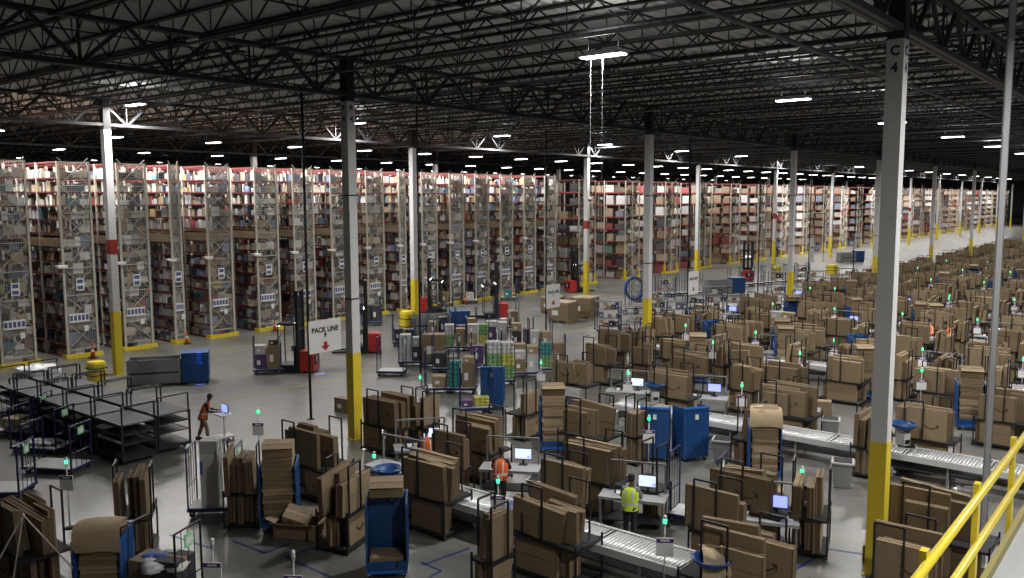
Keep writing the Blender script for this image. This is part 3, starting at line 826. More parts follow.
# people ----------------------------------------------------------------
def skin_mesh(name, verts, edges, rad, mname, sub=1):
    me = bpy.data.meshes.new(name); me.from_pydata(verts, edges, [])
    o = bpy.data.objects.new(name, me); COL.objects.link(o)
    md = o.modifiers.new('s', 'SKIN'); md.use_smooth_shade = True
    for i, r in enumerate(rad): me.skin_vertices[0].data[i].radius = r if isinstance(r, tuple) else (r, r)
    me.skin_vertices[0].data[0].use_root = True
    m2 = o.modifiers.new('u', 'SUBSURF'); m2.levels = sub; m2.render_levels = sub
    dg = bpy.context.evaluated_depsgraph_get(); nm = bpy.data.meshes.new_from_object(o.evaluated_get(dg))
    bpy.data.objects.remove(o); nm.name = name; nm.materials.clear(); nm.materials.append(MATS[mname])
    for p in nm.polygons: p.use_smooth = True; p.material_index = 0
    return nm
def person(p, rz, label, vest, shirt, trousers, skin, stride=0., bend=.12, reach=.42, hz=1.08, cap=None):
    r = empty('person', (p[0], p[1], p[2] if len(p) > 2 else 0), rz); tag(r, label, 'person')
    f = bend  # forward lean of the chest, the person looks along +y
    hip, ch, nk, hd = (0, 0, .93), (0, f*.7, 1.22), (0, f*1.2, 1.43), (0, f*1.6+.03, 1.62)
    V = [hip, (0, f*.35, 1.08), ch, (0, f, 1.36), nk, (0, f*1.4, 1.5), hd, (0, hd[1]+.01, 1.68)]; E_ = [(i, i+1) for i in range(7)]
    Rr = [(.15, .115), (.14, .11), (.16, .115), (.12, .09), (.055, .055), (.058, .06), (.078, .098), (.05, .06)]
    def chain(root, pts, rs):
        k = root
        for q, rr in zip(pts, rs): V.append(q); Rr.append(rr); E_.append((k, len(V)-1)); k = len(V)-1
        return k
    arms = []; legs = []
    for s in (-1, 1):
        sh = (s*.19, f*1.0, 1.38); el = (s*.26, f*.8+.08, 1.13); wr = (s*.2, f+reach*.75, hz); hn = (s*.19, f+reach*.75+.07, hz-.01)
        k = chain(3, [sh, el, wr, hn], [.058, .045, .03, (.042, .02)]); arms.append((sh, el, wr, hn))
        for j, (dx, ln) in enumerate(((-.033, .07), (-.011, .085), (.011, .08), (.033, .062))):
            a = (hn[0]+dx, hn[1]+.045, hn[2]-.004); b = (a[0]+dx*.15, a[1]+ln*.55, a[2]-.015); c = (b[0], b[1]+ln*.32, b[2]-.03)
            chain(k, [a, b, c], [.0095, .009, .008])
        th = (hn[0]-s*.045, hn[1]+.0, hn[2]); chain(k, [th, (th[0]-s*.018, th[1]+.045, th[2]-.01)], [.011, .009])
        st = s*stride; kn = (s*.1, .04+st*.5, .5); an = (s*.1, st-.02, .1); lg = [(s*.1, 0, .86), kn, an, (s*.1, st+.12, .05)]
        chain(0, lg, [.088, .062, .045, (.042, .03)]); legs.append(lg)
    body = bpy.data.objects.new('body', skin_mesh('body', V, E_, Rr, skin, 2)); COL.objects.link(body); body.parent = r
    # face: nose, ears, eyes
    mb = MB(); hy = hd[1]
    mb.box((0, hy+.105, 1.62), (.024, .03, .04), skin)
    for s in (-1, 1): mb.box((s*.08, hy, 1.62), (.014, .035, .055), skin); mb.box((s*.032, hy+.092, 1.645), (.022, .01, .012), 'black')
    mb.box((0, hy+.09, 1.572), (.045, .012, .01), 'red'); mb.build('face', r)
    mb = MB(); mb.lathe([(.086, 1.64), (.097, 1.68), (.085, 1.73), (.045, 1.76), (.01, 1.765)], cap or 'hair', 12, (0, hy-.012, 0)); mb.lathe([(.07, 1.56), (.085, 1.6), (.09, 1.66)], cap or 'hair', 12, (0, hy-.03, 0)); mb.build('hair', r)
    # shirt, trousers, vest, shoes follow the body
    V2 = [hip, (0, f*.35, 1.08), ch, (0, f, 1.36), (0, f*1.15, 1.42)]; E2 = [(0, 1), (1, 2), (2, 3), (3, 4)]; R2 = [(.163, .13), (.155, .125), (.175, .13), (.14, .105), (.07, .07)]
    for (sh, el, wr, hn) in arms:
        k = len(V2); V2 += [sh, el, tuple(el[i]*.25+wr[i]*.75 for i in range(3))]; E2 += [(3, k), (k, k+1), (k+1, k+2)]; R2 += [.072, .058, .045]
    o = bpy.data.objects.new('shirt', skin_mesh('shirt', V2, E2, R2, shirt, 1)); COL.objects.link(o); o.parent = r
    V3 = [(0, 0, .95)]; E3 = []; R3 = [(.17, .135)]
    for lg in legs:
        k = len(V3); V3 += [lg[0], lg[1], (lg[2][0], lg[2][1], .12)]; E3 += [(0, k), (k, k+1), (k+1, k+2)]; R3 += [.105, .082, .07]
    o = bpy.data.objects.new('trousers', skin_mesh('trousers', V3, E3, R3, trousers, 1)); COL.objects.link(o); o.parent = r
    if vest:
        n = 16; rings = [(.86, -.02, .225, .175), (1.0, f*.2, .215, .17), (1.15, f*.5, .225, .172), (1.28, f*.8, .23, .165), (1.38, f*1.0, .2, .14), (1.43, f*1.15, .11, .095)]
        mb = MB(); vs = []
        for z, y0, a, b in rings:
            for i in range(n): t = 2*PI*i/n; vs.append((a*math.cos(t), y0+b*math.sin(t), z))
        fs = [(k*n+i, k*n+(i+1) % n, (k+1)*n+(i+1) % n, (k+1)*n+i) for k in range(len(rings)-1) for i in range(n)]
        mb.add(vs, fs, vest, smooth=True); vo = mb.build('vest', r)
        mb = MB()
        def rib(z0, z1):
            def at(z, t):
                for (za, ya, aa, ba), (zb, yb, ab, bb) in zip(rings, rings[1:]):
                    if za <= z <= zb:
                        u = (z-za)/(zb-za); return ((aa+(ab-aa)*u+.006)*math.cos(t), ya+(yb-ya)*u+(ba+(bb-ba)*u+.006)*math.sin(t), z)
            m_ = 32
            vv = [at(z, 2*PI*i/m_) for z in (z0, z1) for i in range(m_)]
            mb.add(vv, [(i, (i+1) % m_, m_+(i+1) % m_, m_+i) for i in range(m_)], 'reflect', smooth=True)
        rib(1.0, 1.05)
        for t0 in (-PI/2-.45, -PI/2+.45, PI/2-.45, PI/2+.45):
            q = []
            for (z, y0, a, b) in rings[1:-1]:
                for d in (-.1, .1): q.append(((a+.008)*math.cos(t0+d), y0+(b+.008)*math.sin(t0+d), z))
            mb.add(q, [(2*i, 2*i+1, 2*i+3, 2*i+2) for i in range(len(rings)-3)], 'reflect')
        mb.build('reflective_tape', vo)
    for lg in legs:
        mb = MB(); x, y = lg[2][0], lg[2][1]
        mb.prism([(y-.1, 0), (y+.2, 0), (y+.2, .05), (y+.08, .1), (y-.1, .12)], x-.05, x+.05, 'black_soft', axis='x'); mb.build('shoe', r)
    return r
pv = G(630, 478, 1.7)
person((pv.x, pv.y, 0), .35, 'person in bright yellow vest seen from behind, working at a bench by the front conveyor', 'yellow_vest', 'cloth_grey', 'cloth_dark', 'skin_dark')
po = G(500, 450, 1.72)
person((po.x, po.y, 0), .5, 'person in orange vest and dark clothes, seen from behind beyond the front conveyor', 'orange_vest', 'cloth_dark', 'cloth_dark', 'skin_dark')
pr2 = G(427, 431, 1.68)
person((pr2.x, pr2.y, 0), .9, 'person in red orange vest and purple sleeves before a lit screen', 'orange_vest', 'cloth_purple', 'cloth_dark', 'skin')
pl_ = G(202, 396, 1.68)
person((pl_.x, pl_.y, 0), -.6, 'person in orange vest and tan trousers pushing a screen cart on the open floor', 'orange_vest', 'cloth_dark', 'cloth_tan', 'skin_dark', stride=.18, bend=.16)
pf = G(931, 321, 1.68)
person((pf.x, pf.y, 0), .4, 'person in orange vest, first of two among the far right racks', 'orange_vest', 'cloth_dark', 'cloth_dark', 'skin', bend=.25)
pf = G(951, 323, 1.68)
person((pf.x, pf.y, 0), 1.2, 'person in orange vest, second of two among the far right racks', 'orange_vest', 'cloth_dark', 'cloth_dark', 'skin_dark', bend=.2)

# benches and screens by the people
bench((pv.x-.35, pv.y+.78), .35, 'before the yellow vested packer', 1)
bench((po.x-.3, po.y+.85), .5, 'before the orange vested packer', 1)
bench((pr2.x-.75, pr2.y+.5), .9, 'before the red vested packer', 1)
bench(G(628, 392, .9), .35, 'with a bright screen in mid floor', 1)
bench(G(705, 398, .9), .35, 'with a violet screen in mid floor', 2)
bench(G(762, 518, .9), .35, 'behind the foreground rack', 2)
bench(G(395, 468, .9), .1, 'at the head of the front conveyor', 0, False)
# screen cart of the walking packer
r = empty('screen_cart', (pl_.x+.56, pl_.y+.52, 0), -.1); tag(r, 'small white wheeled cart with lit screen pushed by the walking packer', 'cart')
mb = MB(); mb.b2((-.25, -.3, .1), (.25, .3, .16), 'grey_light'); mb.build('cart_base', r)
mb = MB(); mb.bar((0, 0, .16), (0, 0, .95), .07, 'white', n=8); mb.build('cart_pole', r)
mb = MB(); mb.b2((-.3, -.25, .95), (.3, .25, .99), 'white'); mb.build('cart_tray', r)
mb = MB(); mb.b2((-.24, .05, 1.02), (.24, .09, 1.36), 'black'); mb.b2((-.22, .04, 1.05), (.22, .05, 1.33), 'screen_blue'); mb.b2((-.03, .05, .99), (.03, .1, 1.05), 'black'); mb.build('cart_screen', r)
for sx in (-.2, .2):
    for sy in (-.25, .25): mb = MB(); mb.lathe([(.05, -.015), (.05, .015)], 'black_soft', 8, (sx, sy, .05), axis='y'); mb.build('cart_wheel', r)

# beacons ---------------------------------------------------------------
for px, py, rz, wh in [(66, 461, .6, 'left, by the parked blue trolleys'), (258, 411, .6, 'behind the blue cart of folded cartons'), (420, 377, .6, 'on the aisle behind the red vest'), (498, 480, .6, 'at the edge of the front conveyor'),
    (649, 418, .6, 'before the two closed blue carts'), (665, 520, .6, 'at the front conveyor below the yellow vest'), (374, 455, .6, 'above the open empty blue cart'),
    (541, 362, .5, 'by the second sign pole'), (628, 372, .5, 'beside the bright screen in mid floor'), (742, 385, .5, 'by the tall pale sheet in mid floor'), (802, 470, .5, 'left of column C 4'),
    (713, 342, .5, 'by the racks on the wire trolley side'), (800, 353, .5, 'below the white box stack'), (922, 370, .5, 'right of column C 4'), (955, 492, .5, 'behind the yellow handrail'), (810, 288, .5, 'by the yellow column foot at right'), (949, 298, .4, 'among the far racks above the orange vests')]:
    beacon(G(px, py, 1.9), rz, wh)
BEU = copy_tree(BEA)
for c_ in BEU.children:
    if c_.name.startswith('green_lamp'):
        c_.data = c_.data.copy(); c_.data.materials.clear(); c_.data.materials.append(MATS['grey_light']); c_.name = 'lamp'
for i, (px, py, wh) in enumerate([(212, 541, 'by the heaped trolley at the bottom edge'), (293, 553, 'on the floor by the blue tape in front')]):
    o = BEU if i == 0 else copy_tree(BEU); o.location = G(px, py, 1.95)*Vector((1, 1, 0)).x if False else (G(px, py, 1.95).x, G(px, py, 1.95).y, 0); o['label'] = 'signal pole with unlit lamp '+wh
for i, (px, py, wh) in enumerate([(523, 508, 'before the front conveyor'), (655, 385, 'before a full rack in mid floor'), (903, 425, 'right of column C 4'), (388, 470, 'behind the open empty blue cart'), (712, 560, 'at the bottom edge, draped by brown paper')]):
    q = G(px, py, 1.5); put(DIS, (q.x, q.y, 0), .3+i*.4, 'paper dispenser with blue bowl on a pole '+wh)

# foreground odds and ends
q = G(300, 535); r = empty('opened_carton', (q.x, q.y, 0), .5); tag(r, 'big opened brown carton lying on the floor beside the blue cart', 'box')
mb = MB(); mb.b2((-.6, -.35, 0), (.6, -.33, .42), 'card'); mb.b2((-.6, .33, 0), (.6, .35, .42), 'card'); mb.b2((-.6, -.35, 0), (-.58, .35, .42), 'card'); mb.b2((.58, -.35, 0), (.6, .35, .42), 'card'); mb.b2((-.6, -.35, 0), (.6, .35, .02), 'card_edge'); mb.build('carton_body', r)
for s in (-1, 1): mb = MB(); mb.box((0, s*.5, .46), (1.15, .32, .014), 'card_pale', rx=s*.5); mb.build('flap', r)
for s in (-1, 1): mb = MB(); mb.box((s*.7, 0, .46), (.3, .62, .014), 'card_pale', ry=-s*.4); mb.build('flap', r)
mb = MB(); mb.b2((-.33, -.24, 0), (.33, .24, .26), 'card_pale'); smile(mb, .02, -.245, .12, .34); mb.b2((-.33, -.03, .26), (.33, .03, .263), 'kraft')
o = mb.build('smile_carton'); o.location = (q.x-.05, q.y-.05, .44); o.rotation_euler = (.5, .3, .6); tag(o, 'pale carton printed with a smile arrow, tilted in the opened box on the floor', 'box')
# wheeled cage of white panels
q = G(217, 512); put(TRO, (q.x, q.y, 0), .75, 'blue wire trolley holding tall white panels beside dark upright cartons')
for i in range(4):
    mb = MB(); mb.box((0, 0, .95), (.5, .05, 1.9), 'white', taper=.99); mb.b2((-.25, -.027, 1.5), (.25, -.025, 1.86), 'grey_light'); mb.b2((-.25, -.03, .9), (-.18, .03, 1.3), 'blue_bright')
    o = mb.build('white_board'); B = Matrix.Translation((q.x, q.y, .292)) @ Matrix.Rotation(.75+A90*.0, 4, 'Z') @ Matrix.Translation((-.1+.0*i, -.24+.15*i, 0)) ; o.matrix_world = B
    tag(o, 'tall white flat panel standing in the blue wire trolley', 'panel', 'white panels in the blue wire trolley')
# mixed goods cart at the bottom edge
q = G(165, 612); put(TRB, (q.x, q.y, 0), .4, 'black trolley heaped with bagged goods at the bottom edge')
load(q, .4, [(-.3, 0, .5, .6, .75, BR, 0), (.28, 0, .5, .6, .8, DK, 0)], 'at the bottom edge')
for i in range(18):
    mb = MB(); n = 10; rr = .2+.05*rnd.random(); mb.lathe([(.02, 0), (rr, .03), (rr*1.05, .09), (rr*.5, .15), (.02, .16)], 'goods', n); mb.v = [(v[0]*(1+.3*math.sin(j*2.1)), v[1]*(1+.3*math.cos(j*1.7)), v[2]) for j, v in enumerate(mb.v)]
    o = mb.build('plastic_bag'); a = rnd.uniform(0, 6.28); rad = rnd.uniform(0, .55); o.location = (q.x+rad*math.cos(a), q.y+rad*math.sin(a), 1.1+rnd.uniform(0, .14)-.12*rad); o.color = (*rnd.choice([(.7, .7, .7), (.6, .62, .65), (.5, .04, .05), (.45, .04, .05), (.06, .12, .4), (.65, .65, .6)]), 1)
    tag(o, 'crumpled plastic bag on the heaped trolley at the bottom edge', 'bag', 'bags on the heaped trolley')
# white cord tripod in the lower corner
q = G(22, 500, 1.9); 
for i, (px, py, z) in enumerate(((12, 600, .4), (-12, 590, .6), (92, 590, .3))):
    pass
mb = MB(); top = G(23, 515, 2.3); e = [G(10, 600, .3), G(-18, 590, .6), G(95, 592, .2)]
r = empty('cord_frame', (top.x, top.y, 0)); tag(r, 'pale cord frame rising to a peak in the lower corner', 'frame')
for k in e:
    mb = MB(); mb.bar((0, 0, 2.3), (k.x-top.x, k.y-top.y, k.z), .035, 'cord', n=6); mb.build('cord', r)
mb = MB(); mb.lathe([(.03, 2.26), (.04, 2.3), (.02, 2.34)], 'cord', 8); mb.build('knot', r)
# hung goods/trolleys left -----------------------------------------------
def tugger(p, rz, label):
    put(TUG, (p[0], p[1], 0), rz, label)
def make_tugger(L=2.0, W=1.25):
    r = empty('tow_cart'); tag(r, cat='cart')
    mb = MB(); mb.b2((-L/2, -W/2, .16), (L/2, W/2, .28), 'black'); mb.b2((-L/2+.05, -W/2+.05, .28), (L/2-.05, W/2-.05, .29), 'dark_deck'); mb.build('lower_deck', r)
    mb = MB(); mb.b2((-L/2+.02, -W/2+.04, 1.38), (L/2-.02, W/2-.04, 1.43), 'platform_grey'); mb.b2((-L/2, -W/2, 1.31), (L/2, -W/2+.05, 1.43), 'black'); mb.b2((-L/2, W/2-.05, 1.31), (L/2, W/2, 1.43), 'black'); mb.build('upper_deck', r)
    for sx in (-1, 1):
        for sy in (-1, 1):
            mb = MB(); mb.b2((sx*(L/2-.04)-.03, sy*(W/2-.03)-.03, .28), (sx*(L/2-.04)+.03, sy*(W/2-.03)+.03, 1.31), 'black'); mb.build('post', r)
            mb = MB(); mb.lathe([(.1, -.03), (.1, .03)], 'black_soft', 12, (sx*(L/2-.3), sy*(W/2-.12), .1), axis='y'); mb.build('wheel', r)
        mb = MB(); x = sx*(L/2-.05); mb.path([(x, -W/2+.05, 1.43), (x, -W/2+.05, 2.05), (x, W/2-.05, 2.05), (x, W/2-.05, 1.43)], .045, 'black'); mb.build('handle_hoop', r)
    mb = MB(); mb.bar((-L/2, 0, .22), (-L/2-.45, 0, .2), .06, 'black'); mb.build('tow_bar', r)
    mb = MB()
    for i in range(9): mb.lathe([(.045, -.04), (.045, .04)], 'steel', 8, (-L/2+.25+i*.19, -W/2+.06, .78), axis='y')
    mb.b2((-L/2+.05, -W/2+.02, .7), (L/2-.05, -W/2+.06, .74), 'black'); mb.b2((-L/2+.05, W/2-.06, .7), (L/2-.05, W/2-.02, .74), 'black'); mb.b2((-L/2+.1, -W/2+.06, .69), (L/2-.1, W/2-.06, .72), 'dark_deck'); mb.build('roller_shelf', r)
    mb = MB(); mb.b2((-L/2+.06, -W/2+.06, 1.04), (L/2-.06, W/2-.06, 1.08), 'black_soft'); mb.b2((-L/2+.03, -W/2+.01, 1.0), (L/2-.03, -W/2+.05, 1.08), 'black'); mb.build('middle_shelf', r)
    return r
TUG = make_tugger()
for row in (0, 1):
    for i in range(5):
        tugger((-28.9-2.2*i-.3*row, 14.15+1.45*row), 0, 'black two-deck tow cart, %s from the walking packer in the %s row' % (ORD[i], ('nearer', 'farther')[row]))
bl = [(58, 464, .5, 'with bare grey deck, left of the green lamp'), (44, 444, .5, 'carrying a white sheet, behind the bare one'), (24, 428, .5, 'with flat cartons, at the left edge'), (-2, 488, .72, 'cut by the left edge'), (40, 408, .75, 'nearest the wrapped pallet')]
for px, py, rz, wh in bl:
    q = G(px, py+6); put(TRO, (q.x, q.y, 0), rz, 'blue platform trolley with wire hoop ends '+wh, sc=(1.35, 1.15, .82))
    if 'flat' in wh: load(q, rz, [(-.25, 0, .6, .7, .3, TAN, 0), (.35, 0, .45, .6, .22, TAN, 0)], wh)
    if 'sheet' in wh: load(q, rz, [(.0, 0, .9, .6, .04, WH, 0)], wh)
    if 'wrapped' in wh: load(q, rz, [(.0, 0, .8, .6, .5, TAN, 0)], wh)
# wrapped pallet
q = G(40, 404); r = empty('wrapped_pallet', (q.x, q.y, 0), .1); tag(r, 'pallet load wrapped in white plastic film before the racks', 'pallet')
def pallet(r, w=1.2):
    mb = MB()
    for i in range(5): mb.b2((-w/2, -w/2+i*w/4.6, .11), (w/2, -w/2+i*w/4.6+.14, .14), 'wood')
    for i in (-1, 0, 1): mb.b2((i*w*.44-.05, -w/2, 0), (i*w*.44+.05, w/2, .11), 'wood')
    return mb.build('pallet_base', r)
pallet(r, 1.5)
mb = MB(); n = 24; vs = []
for k, (z, s) in enumerate(((.14, .98), (.5, 1.0), (1.0, .99), (1.45, 1.0), (1.62, .98), (1.7, .86), (1.72, .3))):
    for i in range(n):
        a = 2*PI*i/n; e = 5; cx, cy = math.cos(a), math.sin(a); rr = .78*s/((abs(cx)**e+abs(cy)**e)**(1/e)); rr *= 1+.02*math.sin(7*a+k*2)
        vs.append((rr*cx, rr*cy, z+.04*math.sin(5*a)*(k > 3)))
mb.add(vs, [(k*n+i, k*n+(i+1) % n, (k+1)*n+(i+1) % n, (k+1)*n+i) for k in range(6) for i in range(n)]+[tuple(range(6*n, 7*n))], 'wrap', smooth=True); mb.build('film_wrap', r)
# yellow guards
def guard(p, label, w=.75, h=1.0):
    r = empty('column_guard', (p[0], p[1], 0), 0); tag(r, label, 'guard')
    mb = MB(); n = 16; vs = []
    for z, s in ((0, 1), (h*.9, 1), (h, .9)):
        for i in range(n): a = 2*PI*(i+.5)/n; e = 6; cx, cy = math.cos(a), math.sin(a); rr = w/2*s/((abs(cx)**e+abs(cy)**e)**(1/e)); vs.append((rr*cx, rr*cy, z))
    mb.add(vs, [(k*n+i, k*n+(i+1) % n, (k+1)*n+(i+1) % n, (k+1)*n+i) for k in range(2) for i in range(n)]+[tuple(range(2*n, 3*n))], 'col_yellow'); mb.build('plastic_shell', r)
    for z in (h*.3, h*.65): mb = MB(); mb.b2((-w/2-.01, -w/2-.01, z), (w/2+.01, w/2+.01, z+.05), 'black_soft'); mb.build('strap', r)
guard(G(97, 381), 'yellow plastic guard standing beside the red banded near column')
guard(G(407, 333), 'tall yellow guard before the second rack-front column', .8, 1.5)
guard(G(662, 331), 'low yellow bin right of the white column in mid floor', 1.0, .9)
guard(G(832, 273), 'yellow guard around a far column foot beside the sign', 1.2, 1.0)
guard(G(776, 276), 'yellow guard beside the far red banded column', .9, 1.2)
# grey panel container with blue bin
def bulk(p, rz, gl, bl_, L=2.4, bw=1.2):
    r = empty('panel_container', (p[0], p[1], 0), rz); tag(r, 'long grey panel-sided container '+gl, 'container')
    for s in (-1, 1): mb = MB(); mb.b2((-L/2, s*.5-.02, .12), (L/2, s*.5+.02, 1.3), 'grey_plastic'); mb.b2((-L/2+.1, s*.52-.006, .6), (L/2-.1, s*.52+.006, .68), 'black_soft'); mb.build('side_panel', r)
    for s in (-1, 1): mb = MB(); mb.b2((s*L/2-.02, -.5, .12), (s*L/2+.02, .5, 1.3), 'grey_plastic'); mb.build('end_panel', r)
    mb = MB(); mb.b2((-L/2, -.5, .1), (L/2, .5, .18), 'grey_plastic'); mb.b2((-L/2, -.5, 0), (-L/2+.15, .5, .1), 'black_soft'); mb.b2((L/2-.15, -.5, 0), (L/2, .5, .1), 'black_soft'); mb.build('container_floor', r)
    B = Matrix.Translation((p[0], p[1], 0)) @ Matrix.Rotation(rz, 4, 'Z'); c = B @ Vector((L/2+bw/2+.08, 0, 0))
    r = empty('blue_bin', c, rz); tag(r, 'tall blue plastic bin '+bl_, 'bin')
    mb = MB(); mb.b2((-bw/2, -.55, .12), (bw/2, .55, .2), 'blue'); mb.b2((-bw/2, -.5, 0), (-bw/2+.12, .5, .12), 'black_soft'); mb.b2((bw/2-.12, -.5, 0), (bw/2, .5, .12), 'black_soft'); mb.build('bin_base', r)
    for s in (-1, 1):
        mb = MB(); mb.b2((-bw/2, s*.55-.03, .2), (bw/2, s*.55+.03, 1.5), 'blue'); mb.b2((-bw/2, s*.55-.045, .95), (bw/2, s*.55+.045, 1.02), 'blue'); mb.build('bin_wall', r)
        mb = MB(); mb.b2((s*bw/2-.03, -.52, .2), (s*bw/2+.03, .52, 1.5), 'blue'); mb.build('bin_wall', r)
    mb = MB(); mb.b2((-bw/2-.03, -.58, 1.5), (bw/2+.03, .58, 1.55), 'blue'); mb.build('bin_lid', r)
bulk(G(156, 384), .95, 'on the open floor behind the tow carts', 'at the end of the grey container behind the tow carts')
bulk(G(432, 334), .9, 'before the second rack-front column', 'beside the grey container and yellow guard')
bulk(G(718, 294), .9, 'on the aisle beyond the wire trolleys', 'beyond the wire trolleys on the aisle')
bulk(G(846, 262), .9, 'far off by the small pack line sign', 'far off beside the yellow column guard')
# trolleys of goods in the middle left
def T(px, py, rz, wh, items, proto=None):
    q = G(px, py); put(proto or TRO, (q.x, q.y, 0), rz, 'blue wire-ended trolley '+wh); load(q, rz, items, wh)
T(268, 373, .9, 'of mixed goods at the near truck', [(-.3, -.15, .5, .4, .6, PUR, 0), (-.3, -.15, .45, .4, .35, WH, 0), (-.3, .22, .5, .35, .8, BR, 0), (.28, 0, .55, .7, .95, BR, 0), (.28, 0, .4, .5, .2, DK, 0)])
T(392, 375, .6, 'standing empty on the open floor', [])
T(412, 365, .7, 'with a white carton and bags', [(-.3, 0, .5, .6, 1.1, WH, 0), (.28, -.1, .5, .5, .6, DK, 0), (.28, -.1, .4, .4, .4, WH, 0)])
T(434, 366, .75, 'with one large brown carton', [(0, 0, 1.1, .75, 1.15, BR, 0)])
T(462, 392, .6, 'of teal packs near the aisle beacon', [(-.28, 0, .55, .65, .45, TEAL, 1), (-.28, 0, .5, .6, .5, TEAL, 1), (.3, .0, .5, .6, .9, BR, 0), (.3, 0, .45, .5, .2, TAN, 0)])
T(476, 412, .8, 'low loaded with a yellow pack', [(.2, 0, .6, .5, .3, YEL, 1), (-.35, 0, .4, .6, .22, PUR, 0)])
T(500, 384, .8, 'piled with paper rolls', [(-.28, 0, .6, .75, .48, YEL, 1), (-.28, 0, .6, .75, .48, GRN, 1), (-.28, 0, .6, .72, .48, WH, 1), (.32, 0, .6, .75, .48, GRN, 1), (.32, 0, .6, .75, .48, YEL, 1), (.32, 0, .6, .7, .44, WH, 1)])
T(455, 350, .7, 'of green packs beyond the large brown carton', [(-.28, 0, .5, .6, .5, GRN, 1), (-.28, 0, .5, .6, .5, WH, 1), (.3, 0, .5, .6, .8, BR, 0)])
T(478, 350, .7, 'topped by white bags behind the paper rolls', [(-.28, 0, .5, .6, .6, TAN, 0), (-.28, 0, .5, .6, .4, WH, 0), (.3, 0, .5, .6, .5, YEL, 1), (.3, 0, .5, .6, .5, GRN, 1)])
T(497, 345, .7, 'before the most red truck', [(-.28, 0, .5, .6, .7, PUR, 0), (-.28, 0, .55, .65, .25, WH, 0), (.3, 0, .5, .6, .9, WH, 0)])
T(522, 350, .7, 'with a carton on top, nearest the pallet cartons', [(-.28, 0, .5, .6, .7, DK, 0), (-.28, 0, .5, .6, .35, TAN, 0), (.3, 0, .5, .6, .8, BR, 0)])
T(526, 376, .7, 'of white cartons by the second sign pole', [(-.28, 0, .5, .6, .5, BR, 0), (-.28, 0, .5, .6, .3, WH, 0), (.3, 0, .5, .6, .7, WH, 0), (.3, 0, .5, .6, .3, TAN, 0)])
T(552, 372, .7, 'of green packs right of second sign pole', [(-.28, 0, .5, .6, .5, GRN, 1), (-.28, 0, .5, .6, .5, TEAL, 1), (.3, 0, .5, .6, 1.0, BR, 0)])
T(440, 392, .7, 'with a low tan carton, nearest the red vest', [(.0, 0, .6, .6, .4, TAN, 0)])
T(372, 325, .7, 'of dark blue totes behind column B 4', [(-.28, 0, .5, .7, .9, DK, 0), (.3, 0, .5, .7, .9, DK, 0)])
ex = [(424, 352, 'left of the green packs'), (446, 372, 'between the large carton and the teal packs'), (484, 368, 'left of the tall paper roll pile'), (514, 366, 'behind the white cartons'), (540, 352, 'behind the green packs at the sign pole'), (466, 338, 'behind the white bags'), (404, 345, 'beside the tall yellow guard'), (508, 330, 'in front of the most red truck'), (438, 338, 'by the grey container, nearer side')]
for i, (px, py, wh) in enumerate(ex):
    T(px, py, .6+.05*i, wh, [(-.28, 0, .5, .6, rnd.uniform(.3, .8), rnd.choice([BR, DK, PUR, WH]), 0), (.3, 0, .5, .6, rnd.uniform(.3, .9), rnd.choice([BR, TAN, DK]), 0)])
T(445, 306, .7, 'parked before the rack ends near the first red truck', [(0, 0, .6, .6, .7, BR, 0)])
T(470, 303, .7, 'parked by the cones before the rack ends', [(0, 0, .6, .6, .5, WH, 0)])
T(508, 300, .7, 'parked right of the second red truck', [(0, 0, .6, .6, .5, TEAL, 0)])
q = G(697, 522); put(TRO, (q.x, q.y, 0), .15, 'empty blue wire trolley right of the yellow vested packer')
# pallet of large cartons
for i, (px, py, w, h, wh) in enumerate([(563, 321, 1.7, 1.2, 'first of three on the aisle'), (585, 317, 1.7, 1.3, 'second of three on the aisle'), (553, 312, 1.5, 1.0, 'third of three, behind the sign')]):
    q = G(px, py); r = empty('carton_pallet', (q.x, q.y, 0), .15); tag(r, 'wooden pallet under a big brown carton, '+wh, 'pallet'); pallet(r, w)
    goods('pallet_carton', 'big brown pallet carton on its pallet, '+wh, 'box', (q.x, q.y, .145), (w*.97, w*.97, h), BR, .15)
    goods('flat_tan_carton', 'flat tan carton lying on the big brown carton, '+wh, 'box', (q.x, q.y, .155+h), (w*.98, w*.98, .12), TAN, .15)
